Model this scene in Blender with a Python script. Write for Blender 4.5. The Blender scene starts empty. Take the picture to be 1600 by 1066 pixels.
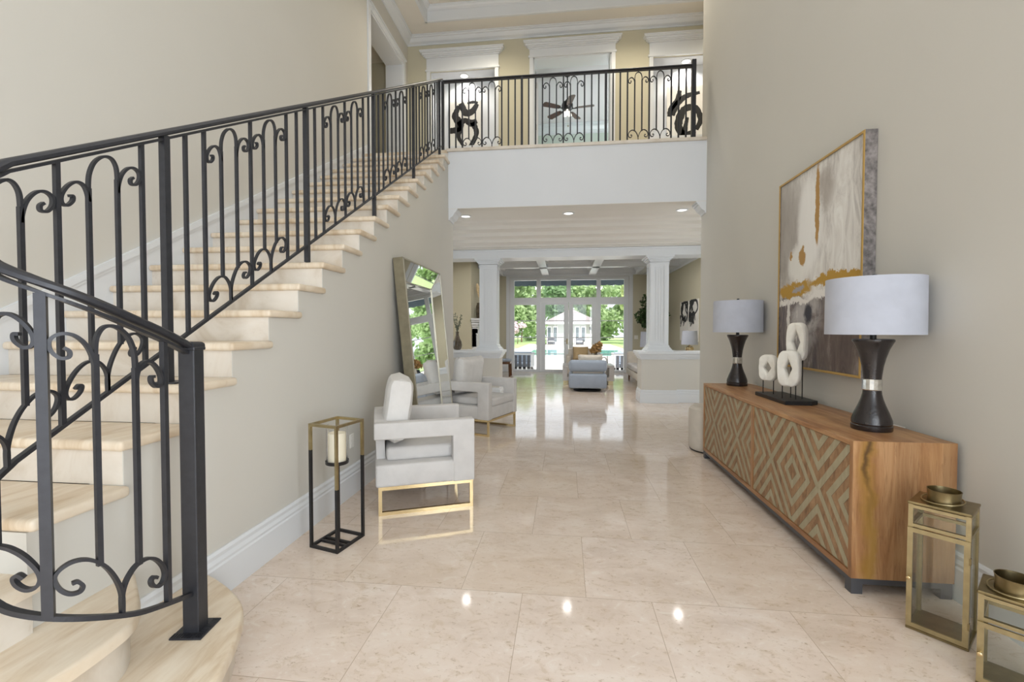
import bpy, bmesh, math, random
from mathutils import Vector, Matrix
from mathutils import noise as mnoise

PI = math.pi
C = bpy.context.scene.collection
random.seed(7)

# ---------------------------------------------------------------- camera
cam_data = bpy.data.cameras.new('camera')
cam_data.lens = 711.0 / 1600.0 * 36.0
cam_data.sensor_width = 36.0
cam_data.clip_start = 0.05
cam_data.clip_end = 300
cam = bpy.data.objects.new('camera', cam_data)
cam.location = (0, 0, 1.40)
cam.rotation_euler = (math.radians(90 - 1.45), 0, math.radians(6.65))
C.objects.link(cam)
bpy.context.scene.camera = cam

# ---------------------------------------------------------------- view
vs = bpy.context.scene.view_settings
vs.view_transform = 'Standard'
vs.look = 'None'
vs.gamma = 1.0
vs.use_curve_mapping = False
vs.exposure = 0.36

# ---------------------------------------------------------------- world, sun, daylight
world = bpy.data.worlds.new('world')
bpy.context.scene.world = world
world.use_nodes = True
bg = world.node_tree.nodes['Background']
bg.inputs['Color'].default_value = (0.86, 0.93, 1.0, 1)
bg.inputs['Strength'].default_value = 1.35


def light(name, kind, loc, rot=(0, 0, 0), energy=100, color=(1, 1, 1), size=None, size_y=None, spot=None, radius=None):
    d = bpy.data.lights.new(name, kind)
    d.energy = energy
    d.color = color
    if kind == 'AREA':
        d.shape = 'RECTANGLE' if size_y else 'DISK'
        d.size = size
        if size_y:
            d.size_y = size_y
    if kind == 'SPOT':
        d.spot_size = spot
        d.spot_blend = 0.6
        d.shadow_soft_size = radius or 0.05
    if kind == 'POINT':
        d.shadow_soft_size = radius or 0.1
    o = bpy.data.objects.new(name, d)
    o.location = loc
    o.rotation_euler = rot
    C.objects.link(o)
    return o


sun = light('sun', 'SUN', (10, 20, 30), (math.radians(30), math.radians(22), 0), 5.2, (1.0, 0.96, 0.9))
sun.data.angle = 0.02
# daylight through the glazed entrance behind the camera
light('entrance_daylight', 'AREA', (0.35, -3.45, 2.0), (math.radians(90), 0, math.radians(16)), 76, (0.86, 0.93, 1.0), 2.4, 3.6)
# added fill panels outside unseen openings: right wall and both cross hall ends
light('side_fill_light', 'AREA', (2.45, -1.3, 1.75), (0, math.radians(90), math.radians(-46)), 135, (0.88, 0.94, 1.0), 2.4, 2.0)
light('hall_fill_right', 'AREA', (4.9, 8.0, 1.6), (0, math.radians(90), 0), 23, (0.86, 0.93, 1.0), 2.2, 1.2)
light('hall_fill_left', 'AREA', (-5.3, 8.0, 1.6), (0, math.radians(-90), 0), 27, (0.86, 0.93, 1.0), 2.2, 1.2)
# added downward fill panel just below the tray, above the frame
light('tray_fill_light', 'AREA', (-0.4, 1.4, 7.25), (0, 0, 0), 52, (1.0, 0.985, 0.95), 4.4, 7.0)
for x in (-1.6, 1.2, 3.2):
    light('upstairs_hall_fill', 'SPOT', (x, 7.9, 7.28), (0, 0, 0), 62, (1.0, 0.91, 0.74), spot=2.7, radius=0.12)  # added spots without fixtures, brightening the upstairs walls
for x in (-1.2, 1.5):
    light('living_room_fill', 'SPOT', (x, 9.62, 3.3), (math.radians(28), 0, 0), 95, (1.0, 0.97, 0.93), spot=2.6, radius=0.15)  # added fill spots hidden behind the beam, tilted to the far wall


# ---------------------------------------------------------------- materials
def lin(c):
    c = c / 255.0
    return c / 12.92 if c <= 0.04045 else ((c + 0.055) / 1.055) ** 2.4


def rgb(r, g, b):
    return (lin(r), lin(g), lin(b), 1.0)


class NT:
    """small helper around a material node tree"""
    def __init__(s, name):
        s.m = bpy.data.materials.new(name)
        s.m.use_nodes = True
        s.t = s.m.node_tree
        s.n = s.t.nodes
        s.b = s.n['Principled BSDF']
        s.out = s.n['Material Output']

    def link(s, a, b):
        s.t.links.new(a, b)

    def put(s, sock, v):
        if hasattr(v, 'links'):
            s.link(v, sock)
        else:
            sock.default_value = v

    def math(s, op, a, b=None, c=None, clamp=False):
        n = s.n.new('ShaderNodeMath')
        n.operation = op
        n.use_clamp = clamp
        s.put(n.inputs[0], a)
        if b is not None:
            s.put(n.inputs[1], b)
        if c is not None:
            s.put(n.inputs[2], c)
        return n.outputs[0]

    def coord(s, kind='Object'):
        return s.n.new('ShaderNodeTexCoord').outputs[kind]

    def mapping(s, vec, scale=(1, 1, 1), loc=(0, 0, 0), rot=(0, 0, 0)):
        n = s.n.new('ShaderNodeMapping')
        s.link(vec, n.inputs[0])
        n.inputs['Location'].default_value = loc
        n.inputs['Rotation'].default_value = rot
        n.inputs['Scale'].default_value = scale
        return n.outputs[0]

    def noise(s, vec, scale=5, detail=4, rough=0.55, dist=0.0, out='Fac'):
        n = s.n.new('ShaderNodeTexNoise')
        s.link(vec, n.inputs['Vector'])
        n.inputs['Scale'].default_value = scale
        n.inputs['Detail'].default_value = detail
        n.inputs['Roughness'].default_value = rough
        n.inputs['Distortion'].default_value = dist
        return n.outputs[out]

    def ramp(s, fac, stops, interp='LINEAR'):
        n = s.n.new('ShaderNodeValToRGB')
        n.color_ramp.interpolation = interp
        e = n.color_ramp.elements
        while len(e) < len(stops):
            e.new(0.5)
        for i, (p, col) in enumerate(stops):
            e[i].position = p
            e[i].color = col
        s.link(fac, n.inputs[0])
        return n.outputs[0]

    def step(s, v, a, b):
        n = s.n.new('ShaderNodeMapRange')
        n.interpolation_type = 'SMOOTHSTEP'
        s.put(n.inputs[0], v)
        n.inputs[1].default_value = a
        n.inputs[2].default_value = b
        return n.outputs[0]

    def mix(s, f, a, b, mode='MIX'):
        n = s.n.new('ShaderNodeMix')
        n.data_type = 'RGBA'
        n.blend_type = mode
        s.put(n.inputs[0], f)
        s.put(n.inputs[6], a)
        s.put(n.inputs[7], b)
        return n.outputs[2]

    def xyz(s, vec):
        n = s.n.new('ShaderNodeSeparateXYZ')
        s.link(vec, n.inputs[0])
        return n.outputs

    def bump(s, h, strength=0.2, dist=0.01):
        n = s.n.new('ShaderNodeBump')
        n.inputs['Strength'].default_value = strength
        n.inputs['Distance'].default_value = dist
        s.link(h, n.inputs['Height'])
        s.link(n.outputs[0], s.b.inputs['Normal'])

    def col(s, c):
        s.put(s.b.inputs['Base Color'], c)

    def set(s, rough=None, metal=None, spec=None):
        if rough is not None:
            s.put(s.b.inputs['Roughness'], rough)
        if metal is not None:
            s.b.inputs['Metallic'].default_value = metal
        if spec is not None:
            s.b.inputs['Specular IOR Level'].default_value = spec


def plain(name, c, rough=0.5, metal=0.0, spec=0.5, var=0.03, nscale=6, bump=0.0, bscale=60):
    k = NT(name)
    v = k.coord()
    n = k.noise(v, nscale, 3)
    d = tuple(max(0, x * (1 - var * 2)) for x in c[:3]) + (1,)
    e = tuple(min(1, x * (1 + var)) for x in c[:3]) + (1,)
    k.col(k.ramp(n, [(0.3, d), (0.7, e)]))
    k.set(rough, metal, spec)
    if bump:
        k.bump(k.noise(v, bscale, 3), bump, 0.004)
    return k.m


def fabric(name, c, scale=260, strength=0.35):
    k = NT(name)
    v = k.coord()
    n = k.noise(v, 9, 3)
    d = tuple(x * 0.93 for x in c[:3]) + (1,)
    k.col(k.ramp(n, [(0.35, d), (0.65, c)]))
    k.set(0.95, 0, 0.2)
    k.bump(k.noise(v, scale, 2), strength, 0.002)
    k.b.inputs['Sheen Weight'].default_value = 0.15
    return k.m


def stone(name, base, dark, light_, rough=0.35, streak=(1, 1, 1), rot=(0, 0, 0.4), spec=0.5):
    k = NT(name)
    v = k.mapping(k.coord(), streak, (0, 0, 0), rot)
    a = k.noise(v, 3.0, 6, 0.6, 0.6)
    b = k.noise(v, 14, 5, 0.65, 0.4)
    c1 = k.ramp(a, [(0.3, dark), (0.5, base), (0.72, light_)])
    pit = k.math('MULTIPLY', k.step(b, 0.60, 0.74), 0.35)
    k.col(k.mix(pit, c1, dark))
    k.set(rough, 0, spec)
    k.bump(b, 0.05, 0.003)
    return k.m


def foliage(name, c, var=0.15):
    """leaf that also lets light through"""
    k = NT(name)
    n = k.noise(k.coord(), 1.5, 3)
    col = k.ramp(n, [(0.3, tuple(x * (1 - var) for x in c[:3]) + (1,)), (0.7, c)])
    k.col(col)
    k.set(0.7, 0, 0.2)
    tr = k.n.new('ShaderNodeBsdfTranslucent')
    k.link(col, tr.inputs[0])
    mx = k.n.new('ShaderNodeMixShader')
    mx.inputs[0].default_value = 0.5
    k.link(k.b.outputs[0], mx.inputs[1])
    k.link(tr.outputs[0], mx.inputs[2])
    k.link(mx.outputs[0], k.out.inputs[0])
    return k.m


def emit(name, c, s):
    k = NT(name)
    k.col(c)
    k.b.inputs['Emission Color'].default_value = c
    k.b.inputs['Emission Strength'].default_value = s
    return k.m


def thin_glass(name, tint=(1, 1, 1, 1), gl=0.08):
    k = NT(name)
    k.n.remove(k.b)
    tr = k.n.new('ShaderNodeBsdfTransparent')
    tr.inputs[0].default_value = tint
    g = k.n.new('ShaderNodeBsdfGlossy')
    g.inputs['Roughness'].default_value = 0.02
    fr = k.n.new('ShaderNodeLayerWeight')
    fr.inputs[0].default_value = 0.25
    f = k.math('MULTIPLY_ADD', fr.outputs['Fresnel'], 0.6, gl * 0.3, clamp=True)
    mx = k.n.new('ShaderNodeMixShader')
    k.link(f, mx.inputs[0])
    k.link(tr.outputs[0], mx.inputs[1])
    k.link(g.outputs[0], mx.inputs[2])
    k.link(mx.outputs[0], k.out.inputs[0])
    return k.m


M = {}
M['wall'] = plain('wall_paint', rgb(209, 206, 198), 0.75, var=0.012, nscale=0.7, spec=0.25)
M['wall_warm'] = plain('wall_paint_warm', rgb(203, 197, 174), 0.75, var=0.012, nscale=0.7, spec=0.25)
M['ceiling'] = plain('ceiling_paint', rgb(228, 224, 216), 0.8, var=0.01, nscale=1, spec=0.2)
M['white'] = plain('white_gloss_trim', rgb(224, 227, 230), 0.35, var=0.01, nscale=1, spec=0.5)
M['fascia'] = plain('white_fascia_paint', rgb(224, 227, 231), 0.6, var=0.01, nscale=1, spec=0.3)
M['iron'] = plain('wrought_iron', rgb(50, 51, 56), 0.42, 0.25, 0.5, var=0.08, nscale=30, bump=0.08, bscale=120)
M['tread'] = stone('travertine_tread', rgb(222, 206, 183), rgb(202, 179, 148), rgb(234, 222, 203), 0.3, (5, 1.0, 1.0), (0, 0, 1.2))
M['riser'] = stone('travertine_riser', rgb(221, 212, 199), rgb(198, 184, 165), rgb(232, 226, 216), 0.4, (1, 1, 1), (0.3, 0.2, 0.4))
M['gold'] = plain("polished_gold", rgb(212, 190, 146), 0.2, 1.0, var=0.03, nscale=8)
M['brass'] = plain('antique_brass', rgb(146, 132, 98), 0.33, 1.0, var=0.1, nscale=18)
M['brass_light'] = plain('pale_brass', rgb(178, 164, 128), 0.38, 1.0, var=0.08, nscale=18)
M['black'] = plain('matte_black_metal', rgb(36, 35, 36), 0.4, 0.2, var=0.08, nscale=20)
M['ivory_fabric'] = fabric('ivory_velvet', rgb(208, 205, 202))
M['pillow_fabric'] = fabric('ivory_linen', rgb(222, 219, 215), 180, 0.5)
M['lamp_shade'] = fabric('white_linen_shade', rgb(192, 196, 208), 300, 0.15)
M['lamp_body'] = plain('hammered_black_lacquer', rgb(38, 32, 32), 0.22, 0.0, 0.6, var=0.1, nscale=30, bump=0.35, bscale=70)
M['crystal'] = plain('silvered_crystal', rgb(215, 212, 205), 0.12, 0.85, var=0.1, nscale=40)
M['plaster'] = plain('chiselled_white_stone', rgb(242, 239, 230), 0.9, var=0.03, nscale=14, bump=0.5, bscale=40)
M['grey_steel'] = plain('grey_steel', rgb(88, 89, 94), 0.45, 0.4, var=0.05)
M['mirror'] = plain('mirror_silver', rgb(244, 246, 245), 0.015, 1.0, var=0.0)
M['mirror_frame'] = plain('champagne_frame', rgb(148, 140, 118), 0.35, 0.6, var=0.08, nscale=12)
M['silver_edge'] = plain('silver_edge', rgb(186, 180, 164), 0.4, 0.6, var=0.05)
M['grey_fabric'] = fabric('blue_grey_weave', rgb(160, 170, 184), 140, 0.6)
M['beige_fabric'] = fabric('beige_linen', rgb(214, 206, 194))
M['tan_fabric'] = fabric('tan_linen', rgb(200, 174, 134))
M['brown_fabric'] = fabric('taupe_brown_fabric', rgb(112, 92, 80))
M['grey_lacquer'] = plain('grey_lacquer', rgb(170, 165, 160), 0.25, var=0.02)
M['glass'] = thin_glass('clear_glass')
M['glass_green'] = thin_glass('lantern_glass', (0.975, 0.99, 0.98, 1), 0.08)
M['candle_wax'] = plain('ivory_wax', rgb(244, 236, 214), 0.5, var=0.01, spec=0.3)
M['dark_wood'] = plain('walnut_wood', rgb(104, 70, 44), 0.4, var=0.15, nscale=12)
M['leaf'] = plain('ficus_leaf', rgb(58, 84, 40), 0.5, var=0.25, nscale=8)
M['leaf_pale'] = plain('dried_eucalyptus', rgb(118, 124, 106), 0.6, var=0.2, nscale=8)
M['flower_tan'] = plain('dried_flower', rgb(190, 150, 96), 0.8, var=0.25, nscale=20)
M['pampas'] = plain('pampas_plume', rgb(226, 204, 164), 0.95, var=0.1, nscale=30)
M['vase_brown'] = plain('smoked_ceramic', rgb(98, 86, 72), 0.25, var=0.3, nscale=9)
M['vase_dark'] = plain('dark_blue_glass', rgb(42, 48, 62), 0.1, var=0.1)
M['bark'] = plain('bark', rgb(110, 92, 72), 0.9, var=0.2, nscale=10)
M['canvas'] = plain('white_canvas', rgb(236, 233, 226), 0.85, var=0.03, nscale=3)
M['black_paint'] = plain('black_paint', rgb(24, 23, 24), 0.6, var=0.15, nscale=20)
M['firebox'] = plain('firebox_black', rgb(26, 24, 24), 0.8)
M['plastic'] = plain('white_plastic', rgb(236, 233, 226), 0.4, var=0.0)
M['downlight'] = emit('downlight_glow', (1.0, 0.96, 0.88, 1), 2.2)
M['bulb'] = emit('fan_bulb_glow', (1.0, 0.95, 0.86, 1), 1.2)
M['bedroom'] = plain('bedroom_paint', rgb(206, 216, 206), 0.8, var=0.01, nscale=1)
M['bedroom_ceiling'] = plain('bedroom_ceiling_paint', rgb(222, 218, 220), 0.8, var=0.01, nscale=1)
M['fan_wood'] = plain('mahogany_blade', rgb(92, 66, 58), 0.35, var=0.15, nscale=9)
M['deck'] = stone('pool_deck_stone', rgb(226, 220, 210), rgb(206, 198, 186), rgb(238, 234, 228), 0.7)
M['grass'] = plain('lawn_grass', rgb(160, 186, 122), 0.9, var=0.2, nscale=3)
M['roof_tile'] = plain('pale_roof_tile', rgb(140, 132, 132), 0.8, var=0.08, nscale=5)
M['house_wall'] = plain('white_stucco', rgb(178, 181, 175), 0.9, var=0.02)
M['dark_glass'] = plain('dark_window', rgb(92, 104, 108), 0.15, var=0.05)
M['water'] = plain('pool_water', rgb(130, 200, 200), 0.06, var=0.06, nscale=2, bump=0.2, bscale=3)
M['awning'] = plain('slate_awning_canvas', rgb(98, 112, 122), 0.9, var=0.05)
M['tree_leaf'] = foliage('garden_leaf', rgb(184, 206, 156))
M['tree_leaf_light'] = foliage('garden_leaf_light', rgb(216, 226, 168))
M['tree_leaf_dark'] = foliage('garden_leaf_dark', rgb(160, 190, 146))
M['blossom'] = plain('pink_blossom', rgb(226, 206, 212), 0.8, var=0.1)
M['wicker'] = plain('charcoal_wicker', rgb(84, 86, 92), 0.8, var=0.1, nscale=30)
M['outdoor_white'] = plain('white_powder_coat', rgb(232, 232, 232), 0.5)


def mat_floor():
    k = NT('travertine_tile_floor')
    v = k.coord()
    mv = k.mapping(v, (1, 1, 1), (0.22, 0.45, 0))
    br = k.n.new('ShaderNodeTexBrick')
    k.link(mv, br.inputs['Vector'])
    br.offset = 0.5
    br.inputs['Scale'].default_value = 1.0
    br.inputs['Brick Width'].default_value = 0.665
    br.inputs['Row Height'].default_value = 0.705
    br.inputs['Mortar Size'].default_value = 0.0016
    br.inputs['Mortar Smooth'].default_value = 0.0
    br.inputs['Bias'].default_value = -0.2
    br.inputs['Color1'].default_value = (0.0, 0.0, 0.0, 1)
    br.inputs['Color2'].default_value = (1.0, 1.0, 1.0, 1)
    br.inputs['Mortar'].default_value = (0.5, 0.5, 0.5, 1)
    per = k.xyz(br.outputs['Color'])[0]
    # every tile shifts its own veining
    sh = k.n.new('ShaderNodeCombineXYZ')
    k.link(k.math('MULTIPLY', per, 7.3), sh.inputs[0])
    k.link(k.math('MULTIPLY', per, 3.1), sh.inputs[1])
    add = k.n.new('ShaderNodeVectorMath')
    k.link(v, add.inputs[0])
    k.link(sh.outputs[0], add.inputs[1])
    vv = k.mapping(add.outputs[0], (1.0, 1.6, 1), (0, 0, 0), (0, 0, 0.5))
    a = k.noise(vv, 2.4, 6, 0.6, 0.8)
    b = k.noise(vv, 9, 6, 0.7, 1.2)
    f = k.noise(vv, 34, 5, 0.7, 0.6)
    c = k.ramp(a, [(0.28, rgb(216, 199, 185)), (0.5, rgb(227, 211, 198)), (0.75, rgb(235, 224, 214))])
    c = k.mix(k.math('MULTIPLY', k.step(b, 0.52, 0.66), 0.42), c, rgb(200, 178, 150))
    c = k.mix(k.math('MULTIPLY', k.math('SUBTRACT', 1.0, k.step(b, 0.32, 0.44)), 0.5), c, rgb(238, 231, 221))
    c = k.mix(k.math('MULTIPLY', k.math('MULTIPLY', k.step(f, 0.56, 0.66), k.step(b, 0.42, 0.56)), 0.6), c, rgb(170, 146, 118))
    c = k.mix(k.math('MULTIPLY', per, 0.30), c, rgb(204, 182, 152))
    c = k.mix(k.math('MULTIPLY', br.outputs['Fac'], 0.6), c, rgb(160, 138, 112))
    k.col(c)
    k.set(k.math('MULTIPLY_ADD', b, 0.05, 0.045), 0, 0.55)
    return k.m


M['floor'] = mat_floor()


def mat_wood(name, along='y', tone=1.0, streaks=False):
    k = NT(name)
    v = k.coord()
    sc = {'y': (9, 0.9, 9), 'z': (9, 9, 0.9), 'x': (0.9, 9, 9)}[along]
    a = k.noise(k.mapping(v, sc), 1.6, 6, 0.6, 1.0)
    b = k.noise(k.mapping(v, tuple(x * 4 for x in sc)), 2.4, 4, 0.6, 0.6)
    big = k.noise(v, 2.2, 2, 0.5)
    p0 = k.xyz(v)
    cell = k.n.new('ShaderNodeTexWhiteNoise')
    cell.noise_dimensions = '1D'
    k.link(k.math('FLOOR', k.math('MULTIPLY_ADD', p0[0], 9.0, 0.37)), cell.inputs['W'])
    c = k.ramp(a, [(0.25, rgb(120, 82, 52)), (0.45, rgb(164, 118, 78)), (0.62, rgb(188, 146, 104)), (0.8, rgb(144, 100, 64))])
    c = k.mix(k.math('MULTIPLY', cell.outputs['Value'], 0.45), c, rgb(128, 96, 66))
    c = k.mix(k.math('MULTIPLY', k.step(b, 0.5, 0.7), 0.35), c, rgb(112, 74, 46))
    c = k.mix(k.math('MULTIPLY', k.step(big, 0.5, 0.7), 0.4), c, rgb(204, 160, 108))
    if streaks:
        p = k.xyz(v)
        w = k.math('ADD', p[0], k.math('MULTIPLY', k.math('SUBTRACT', k.noise(v, 5, 4), 0.5), 0.16))
        s1 = k.math('MULTIPLY', k.step(w, -0.23, -0.16), k.math('SUBTRACT', 1.0, k.step(w, -0.15, -0.11)))
        c = k.mix(k.math('MULTIPLY', s1, 0.75), c, rgb(160, 122, 52))
        s2 = k.math('MULTIPLY', k.step(w, -0.185, -0.16), k.math('SUBTRACT', 1.0, k.step(w, -0.16, -0.13)))
        c = k.mix(k.math('MULTIPLY', k.math('MULTIPLY', s2, k.step(k.math('ADD', p[2], k.math('MULTIPLY', big, 0.5)), 0.55, 0.95)), 0.8), c, rgb(66, 46, 32))
    k.col(c)
    k.set(0.38, 0, 0.4)
    k.bump(a, 0.08, 0.002)
    return k.m


M['wood_top'] = mat_wood('mango_wood_long_grain', 'y')
M['wood_end'] = mat_wood('mango_wood_end_panel', 'z', streaks=True)
M['wood_stile'] = mat_wood('mango_wood_upright', 'z')


def mat_door(name, width, height, flip):
    """concentric-diamond inlay: wood strips alternating with grey-green strips.
    The door's own origin is the middle of its edge on the pair's shared seam; +y away from it when flip=1."""
    k = NT(name)
    v = k.coord()
    p = k.xyz(v)
    u = k.math('SUBTRACT', 1.0, k.math('ABSOLUTE', k.math('SUBTRACT', k.math('DIVIDE', k.math('ABSOLUTE', p[1]), width * 0.5), 1.0)))
    w = k.math('DIVIDE', k.math('ABSOLUTE', p[2]), height * 0.5)
    f = k.math('ADD', u, w)
    fr = k.math('FRACT', k.math('MULTIPLY_ADD', f, 2.7, 0.05))
    band = k.math('GREATER_THAN', fr, 0.52)
    edge = k.math('LESS_THAN', k.math('ABSOLUTE', k.math('SUBTRACT', fr, 0.52)), 0.02)
    strip = k.math('FLOOR', k.math('MULTIPLY', f, 5.4))
    sh = k.n.new('ShaderNodeCombineXYZ')
    k.link(k.math('MULTIPLY', strip, 1.7), sh.inputs[0])
    add = k.n.new('ShaderNodeVectorMath')
    k.link(v, add.inputs[0])
    k.link(sh.outputs[0], add.inputs[1])
    a = k.noise(k.mapping(add.outputs[0], (6, 12, 4), (0, 0, 0), (0.7 * flip, 0, 0)), 1.6, 6, 0.65, 0.8)
    wood = k.ramp(a, [(0.25, rgb(96, 72, 52)), (0.46, rgb(150, 116, 84)), (0.7, rgb(180, 146, 110))])
    grey = k.ramp(a, [(0.3, rgb(158, 148, 120)), (0.7, rgb(180, 171, 144))])
    c = k.mix(band, wood, grey)
    c = k.mix(k.math('MULTIPLY', edge, 0.6), c, rgb(90, 70, 50))
    k.col(c)
    k.set(0.5, 0, 0.35)
    k.bump(band, 0.4, 0.003)
    return k.m


def mat_painting():
    k = NT('abstract_canvas')
    v = k.coord()
    p = k.xyz(v)          # object space: y along the wall (far = +), z up, origin at the canvas centre
    u = k.math('MULTIPLY_ADD', p[1], -1 / 1.16, 0.5)     # 0 far edge, 1 near edge
    w = k.math('MULTIPLY_ADD', p[2], 1 / 1.6, 0.5)       # 0 bottom, 1 top
    n1 = k.noise(v, 3.2, 6, 0.65, 0.6)
    n2 = k.noise(k.mapping(v, (1, 3, 0.8)), 3.5, 6, 0.7, 0.8)
    n3 = k.noise(v, 9, 5, 0.7, 0.4)
    wob = k.math('MULTIPLY', k.math('SUBTRACT', n1, 0.5), 0.22)
    wob2 = k.math('MULTIPLY', k.math('SUBTRACT', n3, 0.5), 0.12)
    uu = k.math('ADD', u, k.math('MULTIPLY', wob2, 0.5))
    ww = k.math('ADD', w, wob2)

    def blob(cu, cw, ru, rw, soft=0.25, a=uu, b=ww):
        du = k.math('DIVIDE', k.math('SUBTRACT', a, cu), ru)
        dw = k.math('DIVIDE', k.math('SUBTRACT', b, cw), rw)
        r = k.math('ADD', k.math('MULTIPLY', du, du), k.math('MULTIPLY', dw, dw))
        return k.math('SUBTRACT', 1.0, k.step(r, 1.0 - soft, 1.0 + soft))
    top = k.ramp(n2, [(0.3, rgb(180, 175, 170)), (0.48, rgb(222, 218, 212)), (0.65, rgb(238, 236, 231))])
    top = k.mix(k.math('MULTIPLY', blob(0.10, 0.72, 0.26, 0.30, 0.9), 0.75), top, rgb(150, 142, 134))
    top = k.mix(k.math('MULTIPLY', blob(0.60, 0.86, 0.10, 0.10, 0.9), 0.7), top, rgb(150, 138, 126))
    top = k.mix(k.math('MULTIPLY', blob(0.42, 0.72, 0.16, 0.24, 0.5), 0.9), top, rgb(240, 238, 234))
    top = k.mix(k.math('MULTIPLY', blob(0.26, 0.54, 0.13, 0.10, 0.5), 0.85), top, rgb(238, 236, 230))
    bot = k.ramp(n2, [(0.28, rgb(66, 62, 68)), (0.44, rgb(104, 98, 100)), (0.56, rgb(128, 118, 114)), (0.72, rgb(186, 180, 176))])
    bot = k.mix(k.math('MULTIPLY', blob(0.36, 0.22, 0.22, 0.14, 0.9), k.step(n1, 0.42, 0.6)), bot, rgb(186, 182, 180))
    bot = k.mix(k.math('MULTIPLY', blob(0.8, 0.12, 0.3, 0.16, 0.9), 0.6), bot, rgb(92, 76, 68))
    c = k.mix(k.step(k.math('ADD', w, wob), 0.36, 0.40), bot, top)
    c = k.mix(blob(0.2, 0.345, 0.3, 0.018, 0.5), c, rgb(232, 228, 222))
    c = k.mix(blob(0.6, 0.365, 0.2, 0.022, 0.5), c, rgb(236, 233, 228))
    c = k.mix(blob(0.14, 0.26, 0.022, 0.11, 0.4), c, rgb(222, 218, 212))
    c = k.mix(k.math('MULTIPLY', blob(0.27, 0.2, 0.012, 0.12, 0.4), k.step(n3, 0.45, 0.55)), c, rgb(210, 206, 202))
    c = k.mix(blob(0.42, 0.27, 0.05, 0.05, 0.6), c, rgb(62, 62, 70))
    gold = rgb(186, 146, 62)
    g2 = rgb(180, 140, 82)
    c = k.mix(blob(0.22, 0.405, 0.24, 0.042, 0.3), c, gold)
    c = k.mix(blob(0.28, 0.405, 0.08, 0.016, 0.4), c, rgb(170, 166, 168))
    c = k.mix(blob(0.75, 0.432, 0.34, 0.026, 0.3), c, gold)
    c = k.mix(blob(0.52, 0.80, 0.028, 0.20, 0.3), c, g2)
    c = k.mix(blob(0.33, 0.575, 0.05, 0.05, 0.3), c, g2)
    c = k.mix(blob(0.175, 0.60, 0.02, 0.025, 0.3), c, g2)
    k.col(c)
    k.set(0.55, 0, 0.3)
    k.bump(n3, 0.4, 0.004)
    return k.m


M['painting'] = mat_painting()
M['weathered'] = plain('weathered_grey_wood', rgb(136, 130, 128), 0.8, var=0.3, nscale=26)


# ---------------------------------------------------------------- mesh helpers
def mark(o, label=None, cat=None, group=None, kind=None):
    if label:
        o['label'] = label
    if cat:
        o['category'] = cat
    if group:
        o['group'] = group
    if kind:
        o['kind'] = kind
    return o


def thing(name, label, cat, loc=(0, 0, 0), rz=0.0, group=None):
    o = bpy.data.objects.new(name, None)
    o.empty_display_size = 0.1
    C.objects.link(o)
    o.location = loc
    o.rotation_euler = (0, 0, rz)
    return mark(o, label, cat, group)


def obj(name, bm, mat, parent=None, smooth=False, loc=(0, 0, 0), rot=(0, 0, 0)):
    me = bpy.data.meshes.new(name)
    bmesh.ops.recalc_face_normals(bm, faces=bm.faces)
    bm.to_mesh(me)
    bm.free()
    if smooth:
        for p in me.polygons:
            p.use_smooth = True
        try:
            me.set_sharp_from_angle(angle=math.radians(38))
        except Exception:
            pass
    for mm in (mat if isinstance(mat, (list, tuple)) else [mat]):
        me.materials.append(mm)
    o = bpy.data.objects.new(name, me)
    C.objects.link(o)
    o.location = loc
    o.rotation_euler = rot
    if parent:
        o.parent = parent
    return o


def struct(name, bm, mat, smooth=False):
    return mark(obj(name, bm, mat, smooth=smooth), kind='structure')


def dup(root, loc, rz, label, group=None, scale=None):
    r = root.copy()
    C.objects.link(r)
    r.location = loc
    r.rotation_euler = (0, 0, rz)
    if scale:
        r.scale = (scale,) * 3
    r['label'] = label
    if group:
        r['group'] = group
    for ch in list(root.children):
        c = ch.copy()
        C.objects.link(c)
        c.parent = r
        for g in ch.children:
            d = g.copy()
            C.objects.link(d)
            d.parent = c
    return r


def BM():
    return bmesh.new()


def box(bm, x0, x1, y0, y1, z0, z1, r=0.0, seg=2, mtx=None):
    m = Matrix.Translation(((x0 + x1) / 2, (y0 + y1) / 2, (z0 + z1) / 2)) @ Matrix.Diagonal((abs(x1 - x0), abs(y1 - y0), abs(z1 - z0), 1))
    t = bmesh.new()
    bmesh.ops.create_cube(t, size=1, matrix=m)
    if r > 0:
        bmesh.ops.bevel(t, geom=list(t.edges), offset=r, segments=seg, profile=0.5, affect='EDGES')
    merge(bm, t, mtx)
    return bm


def merge(bm, t, mtx=None):
    if mtx:
        bmesh.ops.transform(t, matrix=mtx, verts=t.verts)
    me = bpy.data.meshes.new('tmp')
    t.to_mesh(me)
    t.free()
    bm.from_mesh(me)
    bpy.data.meshes.remove(me)


def prism(bm, pts, a0, a1, axis='z', r=0.0, seg=2, mtx=None):
    """polygon pts extruded from a0 to a1 along an axis. axis z: pts=(x,y); x: pts=(y,z); y: pts=(x,z)"""
    t = bmesh.new()

    def P(p, a):
        return {'z': (p[0], p[1], a), 'x': (a, p[0], p[1]), 'y': (p[0], a, p[1])}[axis]
    lo = [t.verts.new(P(p, a0)) for p in pts]
    hi = [t.verts.new(P(p, a1)) for p in pts]
    n = len(pts)
    t.faces.new(lo)
    f2 = t.faces.new(hi)
    for i in range(n):
        t.faces.new((lo[i], lo[(i + 1) % n], hi[(i + 1) % n], hi[i]))
    bmesh.ops.recalc_face_normals(t, faces=t.faces)
    if r > 0:
        e = [e for e in f2.edges]
        bmesh.ops.bevel(t, geom=e, offset=r, segments=seg, profile=0.5, affect='EDGES')
    merge(bm, t, mtx)
    return bm


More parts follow.
